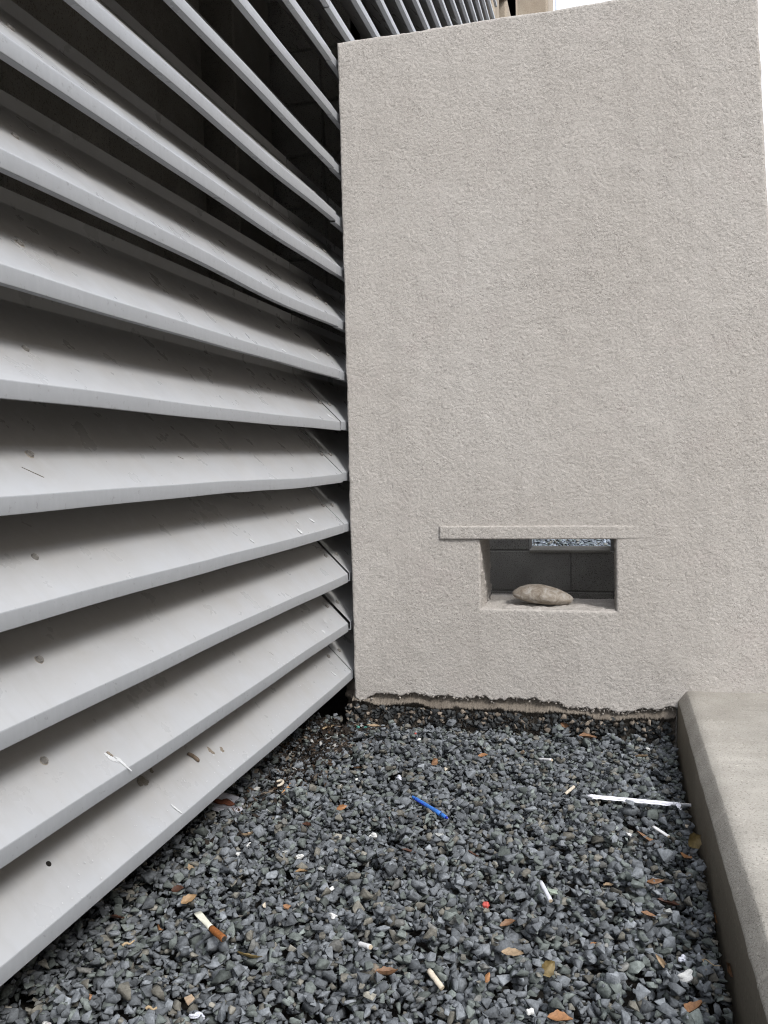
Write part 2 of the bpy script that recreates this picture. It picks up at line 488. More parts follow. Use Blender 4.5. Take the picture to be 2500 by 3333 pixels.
# ------------------------------------------------------------------ block walls behind the stucco wall
def block_wall(name, label, axis, fixed, a0, a1, z0, z1, thick, hole=None, cell=(.3965, .2), mat='block', off0=0.0):
    """axis 'x': face at y=fixed facing -Y; axis 'y': face at x=fixed facing -X. Blocks are separate pieces on a recessed mortar core."""
    root = tag(empty(name), label, 'wall')
    g = .0022
    def put(nm, p0, p1, q0, q1, d0, d1, m, bev, parent):
        if axis == 'x': vv, ff = box_vf(p0, p1, fixed + d0, fixed + d1, q0, q1, bev)
        else: vv, ff = box_vf(fixed + d0, fixed + d1, p0, p1, q0, q1, bev)
        return mesh_obj(nm, vv, ff, m, parent)
    if hole:
        for k_, (p0, p1, q0, q1) in enumerate(((a0, hole[0], z0, z1), (hole[1], a1, z0, z1), (hole[0], hole[1], z0, hole[2]), (hole[0], hole[1], hole[3], z1))):
            e = .0015 * (k_ > 1)
            put('mortar_core', p0, p1, q0, q1, .0035 + e, thick - .006 - e, M['mortar'], 0, root)
    else:
        put('mortar_core', a0, a1, z0, z1, .005, thick - .006, M['mortar'], 0, root)
    rows = int(round((z1 - z0) / cell[1]))
    for r_ in range(rows):
        zz = z0 + r_ * cell[1]
        off = off0 + (cell[0] / 2 if r_ % 2 else 0)
        p = a0 - cell[0] + (off % cell[0])
        while p < a1:
            q0, q1 = max(p, a0), min(p + cell[0], a1)
            p += cell[0]
            if q1 - q0 < .03: continue
            if hole and q0 < hole[1] - .02 and q1 > hole[0] + .02 and zz < hole[3] - .02 and zz + cell[1] > hole[2] + .02:
                if hole[0] - q0 > .03: put('block', q0 + g, hole[0], zz + g, zz + cell[1] - g, random.uniform(0, .003), thick, M[mat], .004, root)
                if q1 - hole[1] > .03: put('block', hole[1], q1 - g, zz + g, zz + cell[1] - g, random.uniform(0, .003), thick, M[mat], .004, root)
                continue
            put('block', q0 + g, q1 - g, zz + g, zz + cell[1] - g, random.uniform(0, .004), thick, M[mat], .004, root)
    return root
HZs = .343
rearw = block_wall('block_wall', 'dark grey concrete block wall seen through the opening, with its own opening', 'x', 4.2, -.77, .60, HZs - .4, HZs + 1.6, .2, (-.385, .0, HZs, HZs + .2), off0=(-.385 + .77) % .3965)
v, f = box_vf(-.382, -.003, 4.196, 4.398, HZs - .012, HZs + .002, .002)
tag(mesh_obj('sill', v, f, M['ledge'], rearw), 'pale concrete sill in the rear opening')

block_wall('block_wall', 'unseen concrete block side wall added to shade the yard behind the stucco wall', 'y', .22, FRONT + .21, 4.195, HZs - .4, HZs + 1.6, .12)  # unseen wall added to keep sun off the rear block wall

v, f = box_vf(-.77, .22, FRONT + .21, 4.195, -.055, -.03); tag(mesh_obj('bounce_floor', v, f, M['ledge']), kind='structure')  # unseen pale slab added to bounce light onto the rear block wall

# ------------------------------------------------------------------ building behind the louvres
bld = tag(empty('concrete_building'), 'dark concrete building interior seen between the metal louvres', 'building')
BX = -1.26
edges = [(-2.6, -1.4), (-1.39, -.6), (-.59, .2), (.21, .75), (.76, 1.22), (1.23, 1.62), (1.632, 2.05), (2.062, 2.34), (2.355, 2.66), (2.80, 3.13)]
for i, (y0, y1) in enumerate(edges):
    w = .012 * ((i * 7) % 3)
    v, f = box_vf(BX - .12 - w, BX - w + (.03 if i == 9 else 0), y0, y1, -.06, 4.62, .006)
    mesh_obj('wall_panel', v, f, M['panel'], bld)
v, f = box_vf(-2.3, -2.2, -2.7, 9.0, -.06, 4.62); mesh_obj('back_wall', v, f, M['mortar'], bld)
v, f = box_vf(-2.2, -1.0, -2.8, -2.7, -.06, 4.62); mesh_obj('end_wall', v, f, M['mortar'], bld)
v, f = box_vf(-6.0, -.80, -2.8, 8.2, 4.62, 5.4); mesh_obj('floor_slab', v, f, M['pier'], bld)
v, f = box_vf(-6.0, -2.3, -2.8, 8.2, -.06, 4.62); mesh_obj('inner_mass', v, f, M['mortar'], bld)
# cross wall of blocks, closing the cavity at the seam
g = .005
v, f = box_vf(-2.2, -.95, 3.268, 3.44, -.06, 4.62); mesh_obj('mortar_core', v, f, M['mortar'], bld)
for r_ in range(23):
    for p0, p1 in (((-1.75, -1.36), (-1.36, -1.075), (-1.075, -.945)) if r_ % 2 else ((-1.75, -1.36), (-1.36, -1.07), (-1.07, -.945))):
        dy = random.uniform(0, .004)
        v, f = box_vf(p0 + g, p1 - g, 3.26 - dy, 3.4, .0 + r_ * .2 + g, r_ * .2 + .2 - g, .004)
        mesh_obj('block', v, f, M['block'], bld)
for y0 in (4.6, 6.0, 7.2):
    v, f = box_vf(-2.2, -1.0, y0, y0 + .2, -.06, 4.62); mesh_obj('cross_wall', v, f, M['panel'], bld)
# end pier and the pale return of the building beyond the louvres
v, f = box_vf(-1.25, -.845, 6.95, 7.30, -.06, 7.5, .02); mesh_obj('end_pier', v, f, M['pier'], bld)
v, f = box_vf(-1.25, -.80, 7.45, 8.4, -.06, 7.5, .02); mesh_obj('end_pier', v, f, M['pier'], bld)
v, f = box_vf(-2.2, -.53, 8.5, 9.4, -.06, 8.5, .02); mesh_obj('end_wall', v, f, M['pier'], bld)

# building across the court, to the right of the camera
opp = tag(empty('court_building'), 'plain beige building across the court, out of the picture to the right', 'building')
v, f = box_vf(6.2, 14, -14, 13, -.06, 6.4, .03); mesh_obj('wall', v, f, M['pier'], opp)

# ------------------------------------------------------------------ louvre screens
LIPX, ZA, PITCH = -0.775, 1.3765, 0.1532
def fold_z(i): return ZA - i * PITCH          # i = 8 is the lowest slat, negative values go up
def round_poly(pts, rad):
    out = [pts[0]]
    for a, b, c in zip(pts, pts[1:], pts[2:]):
        a, b, c = Vector(a), Vector(b), Vector(c)
        u, w = (a - b).normalized(), (c - b).normalized()
        for t in (0, .33, .67, 1):
            p = (b + u * rad) * (1 - t) ** 2 + b * 2 * t * (1 - t) + (b + w * rad) * t * t
            out.append(tuple(p))
    out.append(pts[-1])
    return out
SEC = round_poly([(-.017, -.0235), (0, -.0255), (0, 0), (-.148, .150), (-.148, .1745)], .0022)
def offset(poly, d):
    res = []
    for i, p in enumerate(poly):
        a = Vector(poly[max(i - 1, 0)]); b = Vector(poly[min(i + 1, len(poly) - 1)])
        t = (b - a).normalized(); res.append((p[0] - t.y * d, p[1] + t.x * d))
    return res
INN = offset(SEC, .0016)
RING = SEC + INN[::-1]
NS = len(SEC); NR = len(RING)
LIPFACE = [i for i in range(NR) if (i < NS - 1 and SEC[i][0] > -.0165 and max(SEC[i][1], SEC[i + 1][1]) < .0012)]
# finer section: extra points across the sloping face so dents show
def dense(sec):
    out = []
    for a, b in zip(sec, sec[1:]):
        L = math.hypot(b[0] - a[0], b[1] - a[1]); n = max(1, int(L / .013))
        for q in range(n): out.append((a[0] + (b[0] - a[0]) * q / n, a[1] + (b[1] - a[1]) * q / n))
    out.append(sec[-1]); return out
def slat_mesh(y0, y1, nseg, seed, kinks=(), dents=()):
    sec = dense(SEC); inn = offset(sec, .0016); ring = sec + inn[::-1]; nr = len(ring); ns = len(sec)
    r = random.Random(seed)
    ys = np.linspace(y0, y1, nseg + 1)
    ph = [r.uniform(0, 6.28) for _ in range(6)]
    wz = .0013 * np.sin(ys * 2.3 + ph[0]) + .0008 * np.sin(ys * 5.1 + ph[1]) + .0004 * np.sin(ys * 13 + ph[2])
    wx = .0012 * np.sin(ys * 2.9 + ph[3]) + .0008 * np.sin(ys * 6.3 + ph[4])
    tw = .006 * np.sin(ys * 1.7 + ph[5])
    for (cy, wd, dx, dz) in kinks:
        gq = np.exp(-((ys - cy) / wd) ** 2); wx = wx + dx * gq; wz = wz + dz * gq
    R_ = np.array(ring)
    front = np.clip(1 + R_[:, 0] / .148, 0, 1)            # 1 at the lip, 0 at the back flange
    V = np.zeros((len(ys), nr, 3))
    V[:, :, 0] = LIPX + R_[None, :, 0] + wx[:, None] * front[None, :]
    V[:, :, 1] = ys[:, None]
    V[:, :, 2] = R_[None, :, 1] + wz[:, None] * front[None, :] + tw[:, None] * (-.148 - R_[None, :, 0]) * .05
    for (cy, d, rad, depth) in dents:
        q = np.exp(-(((V[:, :, 1] - cy) / rad) ** 2 + ((-R_[None, :, 0] - d) / (rad * .6)) ** 2))
        V[:, :, 0] -= depth * q * .7; V[:, :, 2] -= depth * q * .7
    F, fm = [], []
    for a in range(nseg):
        for b in range(nr):
            c = (b + 1) % nr
            F.append((a * nr + b, a * nr + c, (a + 1) * nr + c, (a + 1) * nr + b))
            pz = max(ring[b][1], ring[c][1]); px = min(ring[b][0], ring[c][0])
            fm.append(1 if (b < ns - 1 and pz < .0006 and px > -.0025) else 0)
    nv = len(ys) * nr
    caps = []
    for b in range(ns - 1):
        caps.append((b, nr - 1 - b, nr - 2 - b, b + 1))
        o_ = (len(ys) - 1) * nr
        caps.append((o_ + b, o_ + b + 1, o_ + nr - 2 - b, o_ + nr - 1 - b))
    me = bpy.data.meshes.new('slat')
    allF = F + caps
    me.from_pydata([tuple(p) for p in V.reshape(-1, 3)], [], allF)
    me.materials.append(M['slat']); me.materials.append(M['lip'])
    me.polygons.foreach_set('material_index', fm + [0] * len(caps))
    me.polygons.foreach_set('use_smooth', [True] * len(allF))
    me.update()
    bm = bmesh.new(); bm.from_mesh(me)
    bmesh.ops.recalc_face_normals(bm, faces=bm.faces); bm.to_mesh(me); bm.free()
    me.set_sharp_from_angle(angle=math.radians(13))
    return me
def screw_mesh():
    bm = bmesh.new()
    bmesh.ops.create_cone(bm, cap_ends=True, segments=14, radius1=.0068, radius2=.0056, depth=.0034)
    bmesh.ops.translate(bm, verts=bm.verts, vec=(0, 0, .0017))
    top = [f for f in bm.faces if f.normal.z > .9]
    bmesh.ops.inset_region(bm, faces=top, thickness=.0016)
    for f in top:
        for v in f.verts: v.co.z -= .0010
    me = bpy.data.meshes.new('screw'); bm.to_mesh(me); bm.free(); me.materials.append(M['screw'])
    return me
def blob_mesh(name, mat, seed, a, b, th=.0004, n=22, rag=.35, drips=0):
    """thin irregular patch lying in its local xy plane, x = along the slat, y = up the slope"""
    r = random.Random(seed); ph = [r.uniform(0, 6.28) for _ in range(5)]
    pts = []
    for i in range(n):
        t = 2 * math.pi * i / n
        q = 1 + rag * (.5 * math.sin(2 * t + ph[0]) + .35 * math.sin(3 * t + ph[1]) + .3 * math.sin(5 * t + ph[2]) + .2 * math.sin(8 * t + ph[3]))
        y = b * q * math.sin(t)
        if drips and math.sin(t) < -.3: y *= 1 + drips * max(0, math.sin(6 * t + ph[4]))
        pts.append((a * q * math.cos(t), y))
    V = [(x, y, -.0006) for x, y in pts] + [(x * .92, y * .92, th) for x, y in pts] + [(0, 0, th * 1.3)]
    F = [(i, (i + 1) % n, n + (i + 1) % n, n + i) for i in range(n)] + [(n + i, n + (i + 1) % n, 2 * n) for i in range(n)]
    me = bpy.data.meshes.new(name); me.from_pydata(V, [], F); me.materials.append(mat); me.update()
    return me
SL = math.atan2(.150, .148)
def on_slope(mesh, name, slat, y, d, parent, spin=0.0, lift=.0):
    o = bpy.data.objects.new(name, mesh)
    link(o, parent)
    # local frame: x along +Y, y up the slope (towards -X,+Z), z outwards
    ex = Vector((0, 1, 0)); ey = Vector((-math.cos(SL), 0, math.sin(SL))); ez = Vector((math.sin(SL), 0, math.cos(SL)))
    Rm = Matrix((ex, ey, ez)).transposed() @ Matrix.Rotation(spin, 3, 'Z')
    p = Vector((LIPX - d, y, d * .150 / .148)) + ez * lift
    m_ = Rm.to_4x4(); m_.translation = p
    o.matrix_local = m_
    return o
bay_a = tag(empty('louver_screen'), 'grey painted metal louvre bay on the left nearest the camera, ending at the stucco wall', 'louver screen')
bay_b = tag(empty('louver_screen'), 'grey metal louvre bay continuing behind the stucco wall and above its top left corner', 'louver screen')
bay_c = tag(empty('louver_screen'), 'farthest short grey metal louvre bay above the stucco wall, beside the concrete piers', 'louver screen')
bay_d = tag(empty('louver_screen'), 'grey metal louvre bay beyond the left edge of the picture, before the nearest bay', 'louver screen')
scr, scr_far = screw_mesh(), None
SEAM = 2.453
ring_me = blob_mesh('rust_ring', M['rust'], 4, .0082, .0082, .0002, 20, .12)
hole_me = blob_mesh('screw_hole', M['hole'], 5, .0045, .0045, .0006, 14, .05)
KINK = {-1: [(1.95, .22, .006, -.011)], 0: [(2.05, .25, .003, -.005)], 1: [(2.0, .30, .005, -.012)], 4: [(2.1, .25, 0, -.004)], 5: [(2.15, .2, 0, -.002)], -2: [(1.6, .3, .004, -.003)]}
DENT = {5: [(1.55, .03, .05, .0022)], 6: [(1.9, .025, .04, .0025), (1.35, .05, .06, .002)], 4: [(1.75, .012, .05, .002)], 7: [(2.36, .032, .020, .006), (1.30, .02, .03, .003)], 8: [(1.17, .018, .03, .004), (1.3, .05, .05, .002)]}
SLATS = {}
far_me = slat_mesh(SEAM + .006, 4.93, 24, 501)
far_low = slat_mesh(2.503, 4.93, 24, 504)
far_me2 = slat_mesh(4.936, 6.55, 16, 502)
pre_me = slat_mesh(-2.5, -.006, 16, 503)
for i in range(8, -20, -1):
    end = {6: 2.478, 7: 2.474, 8: 2.497}.get(i, SEAM)
    if i >= -6:
        me = slat_mesh(.0, end, 84, 100 + i, KINK.get(i, ()), DENT.get(i, ()))
    else:
        if i == -7: hi_me = slat_mesh(.0, SEAM, 30, 99)
        me = hi_me
    s_ = bpy.data.objects.new('slat', me); link(s_, bay_a); s_.location = (0, 0, fold_z(i))
    SLATS[i] = s_
    sb = bpy.data.objects.new('slat', far_low if i > 5 else far_me); link(sb, bay_b); sb.location = (random.uniform(-.001, .001), 0, fold_z(i) + random.uniform(-.003, .003))
    sc_ = bpy.data.objects.new('slat', far_me2); link(sc_, bay_c); sc_.location = (random.uniform(-.001, .001), 0, fold_z(i) + random.uniform(-.003, .003))
    sd = bpy.data.objects.new('slat', pre_me); link(sd, bay_d); sd.location = (0, 0, fold_z(i))
    if i >= -6:
        if i == 8:
            on_slope(hole_me, 'screw_hole', s_, 1.088, .0512, s_, 0, .0004)
        else:
            on_slope(ring_me, 'rust_ring', s_, 1.0 + .0985 + .0035 * (4 - i) * .5, .057 + .0008 * (4 - i), s_, i, .0003)
            on_slope(scr, 'screw', s_, 1.0 + .0985 + .0035 * (4 - i) * .5, .057 + .0008 * (4 - i), s_, i, .0004)
        on_slope(scr, 'screw', s_, 2.43 + (.01 if i > 5 else 0), .057, s_, i * .7, .0002)
        on_slope(scr, 'screw', sb, 2.505 + (.03 if i > 5 else 0), .054, sb, i * .4, .0002)
def splat(i, y, d, a, b, seed, mat='white_splat', spin=0., drips=0, rag=.45, name='splash', th=.0005):
    return on_slope(blob_mesh(name, M[mat], seed, a, b, th, 26, rag, drips), name, None, y, d, SLATS[i], spin, .0004)
splat(7, 1.215, .020, .0035, .014, 21, spin=.5, drips=.8)
splat(7, 1.228, .010, .0035, .012, 22, spin=.3, drips=.8)
splat(7, 1.219, .024, .0028, .006, 23, 'brown_smear', .5, name='smear', th=.0009)
splat(8, 1.405, .011, .0022, .013, 24, spin=.25, rag=.2)
splat(8, 1.385, .066, .011, .013, 25, 'grey_smear', name='smear', spin=.4)
splat(8, 1.425, .073, .006, .007, 26, 'grey_smear', name='smear')
splat(8, 1.62, .045, .006, .009, 27, 'brown_smear', name='smear')
splat(8, 1.655, .036, .006, .006, 28, 'brown_smear', name='smear', spin=.7)
splat(5, 2.10, .009, .007, .007, 29, drips=1.0)
splat(5, 2.245, .026, .005, .010, 30, spin=.6)
splat(5, 1.80, .014, .0022, .007, 31, spin=.4)
splat(5, 2.14, .03, .002, .005, 32, spin=.4)
splat(2, 2.02, .008, .007, .006, 33)
splat(2, 2.30, .022, .003, .010, 34, spin=.5)
splat(3, 2.40, .012, .003, .011, 35, spin=.5)
splat(3, 2.385, .016, .002, .009, 36, spin=.5)
splat(7, 2.28, .014, .006, .005, 37)
splat(8, 2.38, .02, .003, .009, 38, spin=.3)
for (i_, y_, d_, a_, b_, sd, sp_) in ((4, 1.07, .030, .0006, .018, 61, .9), (7, 1.93, .030, .0005, .008, 62, .5), (4, 1.55, .05, .0004, .008, 64, 1.0)):
    splat(i_, y_, d_, a_, b_, sd, 'grey_smear', sp_, rag=.2, name='scratch', th=.0002)
rs = random.Random(3)
def specks(i, n, ya, yb, da, db, smax):
    """crowd of tiny paint specks: one part"""
    V, F = [], []
    for _ in range(n):
        y = rs.uniform(ya, yb); d = da + (db - da) * rs.random() ** 2; a = rs.uniform(.0006, smax); b = a * rs.uniform(.6, 1.8); sp = rs.uniform(-.6, .6); k = len(V)
        for q in range(6):
            t = q * math.pi / 3; px, py = a * math.cos(t), b * math.sin(t)
            px, py = px * math.cos(sp) - py * math.sin(sp), px * math.sin(sp) + py * math.cos(sp)
            dd = d + py * math.cos(SL)
            V.append((LIPX - dd + .0008 * math.sin(SL), y + px, dd * 1.0135 + .0008 * math.cos(SL)))
        F.append(tuple(range(k, k + 6)))
    o = mesh_obj('paint_specks', V, F, M['white_splat'], SLATS[i]); o['kind'] = 'stuff'
specks(8, 120, 1.45, 2.47, .001, .05, .0018)
specks(8, 30, 1.05, 1.45, .001, .04, .0014)
specks(7, 60, 1.9, 2.45, .001, .05, .0020)
specks(6, 30, 2.0, 2.45, .001, .05, .0018)
specks(4, 12, 2.2, 2.44, .001, .04, .0018)
specks(3, 22, 2.2, 2.44, .001, .04, .0022)
specks(2, 18, 1.8, 2.44, .001, .04, .0020)

# ------------------------------------------------------------------ gravel
def hull_templates(n, seed, elong=(1, .74, .52), bevel=True):
    r = np.random.default_rng(seed); out = []
    for _ in range(n):
        k = int(r.integers(8, 12))
        p = r.standard_normal((k, 3)); p /= np.linalg.norm(p, axis=1)[:, None]
        p *= r.uniform(.75, 1.0, (k, 1))
        p *= np.array(elong) * r.uniform(.8, 1.2, 3)
        bm = bmesh.new()
        for q in p: bm.verts.new(q)
        res = bmesh.ops.convex_hull(bm, input=bm.verts)
        bmesh.ops.delete(bm, geom=[g_ for g_ in bm.verts if not g_.link_faces], context='VERTS')
        # knock the sharpest corners off so broken edges catch light
        if bevel: bmesh.ops.bevel(bm, geom=list(bm.edges), offset=.03, segments=1, affect='EDGES', clamp_overlap=True)
        bmesh.ops.triangulate(bm, faces=bm.faces)
        bmesh.ops.recalc_face_normals(bm, faces=bm.faces)
        bm.verts.index_update()
        V = np.array([v.co for v in bm.verts]); F = np.array([[v.index for v in f.verts] for f in bm.faces])
        ext = np.abs(V).max(0)
        bm.free(); out.append((V / ext.max(), F, ext / ext.max()))
    return out
TPL = hull_templates(46, 3)
TPL0 = hull_templates(40, 4, bevel=False)
def rotm(yaw, rx, ry):
    cz, sz, cx_, sx, cy_, sy = math.cos(yaw), math.sin(yaw), math.cos(rx), math.sin(rx), math.cos(ry), math.sin(ry)
    return np.array([[cz, -sz, 0], [sz, cz, 0], [0, 0, 1]]) @ np.array([[1, 0, 0], [0, cx_, -sx], [0, sx, cx_]]) @ np.array([[cy_, 0, sy], [0, 1, 0], [-sy, 0, cy_]])
def tints(n, r):
    base = np.tile(np.array([.148, .159, .171]), (n, 1)) * r.lognormal(0, .26, (n, 1))
    u = r.random(n)
    base[u < .22] *= np.array([.98, 1.02, .90])
    base[(u > .22) & (u < .30)] *= np.array([1.15, 1.02, .82])
    base[u > .975] = np.array([.20, .20, .19]) * r.uniform(.6, 1.2, ((u > .975).sum(), 1))
    return base
class Bed:
    def __init__(s, x0, x1, y0, y1, res, z0):
        s.x0, s.y0, s.res = x0, y0, res
        s.nx, s.ny = int((x1 - x0) / res) + 1, int((y1 - y0) / res) + 1
        s.H = np.full((s.ny, s.nx), z0, np.float64)
        s.b = (x0, x1, y0, y1)
    def drop(s, x, y, a, b, c, yaw, sink=.5, commit=True):
        R = max(a, b); i0 = int((x - R - s.x0) / s.res); i1 = int((x + R - s.x0) / s.res) + 2
        j0 = int((y - R - s.y0) / s.res); j1 = int((y + R - s.y0) / s.res) + 2
        i0, j0 = max(i0, 0), max(j0, 0); i1, j1 = min(i1, s.nx), min(j1, s.ny)
        if i1 - i0 < 2 or j1 - j0 < 2: return None
        gx = s.x0 + np.arange(i0, i1) * s.res - x; gy = s.y0 + np.arange(j0, j1) * s.res - y
        cs, sn = math.cos(yaw), math.sin(yaw)
        u = (gx[None, :] * cs + gy[:, None] * sn) / a; w = (-gx[None, :] * sn + gy[:, None] * cs) / b
        r2 = u * u + w * w; ins = r2 < 1
        if ins.sum() < 3: return None
        bow = c * np.sqrt(np.maximum(1 - r2, 0))
        sub = s.H[j0:j1, i0:i1]
        cand = (sub + bow)[ins]
        zc = cand.max() * (1 - sink) + cand.mean() * sink
        if commit: sub[ins] = np.maximum(sub[ins], zc + bow[ins] * .85)
        return zc
    def top(s, x, y, r):
        i0 = int((x - r - s.x0) / s.res); i1 = int((x + r - s.x0) / s.res) + 1; j0 = int((y - r - s.y0) / s.res); j1 = int((y + r - s.y0) / s.res) + 1
        sub = s.H[max(j0, 0):max(j1, 1), max(i0, 0):max(i1, 1)]
        return float(np.percentile(sub, 84)) if sub.size else 0.0
def fill(bed, n, size, seed, plain):
    """drop n stones one by one onto the height field; the first `plain` (buried) ones have unbroken edges"""
    r = np.random.default_rng(seed); x0, x1, y0, y1 = bed.b
    VV, FF, CC = [], [], []; off = 0
    col = tints(n, r)
    for k in range(n):
        t = (TPL0 if k < plain else TPL)[int(r.integers(40))]
        sz = size * float(np.clip(r.lognormal(0, .32), .5, 1.8)) * (.5 if r.random() > .25 else .3)
        e = t[2] * sz
        yaw = r.uniform(0, 6.283); rx, ry = r.normal(0, .30, 2)
        x = r.uniform(x0 + e[0] * .75, x1 - e[0] * .75); y = r.uniform(y0 + e[0] * .75, y1 - e[0] * .75)
        tl = math.hypot(rx, ry)
        c_eff = min(e[0], e[2] * math.cos(min(tl, 1)) + e[1] * abs(math.sin(min(tl, 1))) * .6)
        zc = bed.drop(x, y, e[0] * .86, e[1] * .9, c_eff * .86, yaw)
        if zc is None: continue
        Vt = (t[0] * sz) @ rotm(yaw, rx, ry).T + np.array([x, y, zc])
        VV.append(Vt); FF.append(t[1] + off); CC.append(np.tile(col[k], (len(Vt), 1))); off += len(Vt)
    return np.vstack(VV), np.vstack(FF), np.vstack(CC)
BED = Bed(-1.08, LX - .006, .80, FRONT + .030, .003, -.058)
GV, GF, GC = fill(BED, 36500, .0176, 21, 22000)
lvl = float(np.percentile(BED.H, 80)); shift = .002 - lvl
GV[:, 2] += shift; BED.H += shift
# leave a hollow along the wall base
hol = np.clip((GV[:, 1] - (FRONT - .06)) / .06, 0, 1); GV[:, 2] -= .004 * hol
gob = link(bpy.data.objects.new('gravel', fast_mesh('gravel', GV, GF, M['gravel'], False, GC)))
tag(gob, 'dark blue-grey crushed stone gravel filling the bed between louvres and ledge', 'gravel', kind='stuff')
print('gravel tris', len(GF), 'shift', shift)
# loose gravel of the yard seen through both openings
YB = Bed(-1.2, .3, 6.8, 9.4, .006, -.05)
YV, YF, YC = fill(YB, 5200, .032, 22, 5200)
YV[:, 2] += -float(np.median(YB.H))
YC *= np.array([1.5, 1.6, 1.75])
tag(link(bpy.data.objects.new('gravel', fast_mesh('yard_gravel', YV, YF, M['gravel'], False, YC))), 'pale grey gravel lying in daylight beyond the rear block wall', 'gravel', kind='stuff')
# stones and mortar crumbs stuck to the underside of the footing
r = np.random.default_rng(8); VV, FF, CC = [], [], []; off = 0
for k in range(900):
    t = TPL[int(r.integers(len(TPL)))]
    x = r.uniform(-.80, LX - .012)
    if k < 640:      # stones pressed into the underside
        sz = r.uniform(.006, .013); z = r.uniform(-.006, .046); y = FRONT + .004 + (.046 - z) * .22 + r.uniform(-.007, .006)
        c = np.array([.060, .063, .064]) * r.uniform(.6, 1.3) if r.random() < .8 else np.array([.26, .22, .18]) * r.uniform(.6, 1.1)
    else:            # crumbs of the coat hanging on its broken edge
        if r.random() < .6: x = r.normal(-.01, .09)
        if x > LX - .012 or x < -.76: continue
        e_ = float(np.interp(x, xs, zb)); sz = r.uniform(.0018, .005); z = e_ + r.normal(0, .004); y = FRONT + r.uniform(-.002, .005)
        c = np.array([.40, .365, .33]) * r.uniform(.6, 1.0)
    Vt = (t[0] * sz) @ rotm(*r.uniform(0, 6.28, 3)).T + np.array([x, y, z])
    VV.append(Vt); FF.append(t[1] + off); off += len(Vt)
    CC.append(np.tile(c, (len(Vt), 1)))
o = link(bpy.data.objects.new('embedded_stones', fast_mesh('embedded_stones', np.vstack(VV), np.vstack(FF), M['gravel'], False, np.vstack(CC))), wall)
o['kind'] = 'stuff'; o['label'] = 'dark stones stuck under the footing'
def surf(x, y, r_=.008): return BED.top(x, y, r_)
PEN=(-0.4574,1.9259,-0.3503,1.8188)
STRAW=(-0.0551,1.9504,0.1658,1.9394)
WRAP=(-0.0551,1.9504,0.1372,1.9420)
BF=(-0.6868,1.2856,-0.6447,1.2533)
BF2=(-0.6447,1.2533,-0.6136,1.2344)
TEAL=(-0.7382,2.4228,-0.7033,2.4352)
TWIG=(0.1329,1.3758,0.1584,1.3629)
TWIG2=(0.1336,1.3743,0.1366,1.3458)
STICKA=(-0.7675,1.1820,-0.7549,1.1990)
STICKB=(-0.6580,1.0656,-0.6420,1.0706)
LID=(-0.8878,1.7937,-0.8301,1.8089)
WORM=(-0.8010,1.9379,-0.7933,1.8988)
STICKC=(-0.8300,2.3641,-0.8086,2.4010)
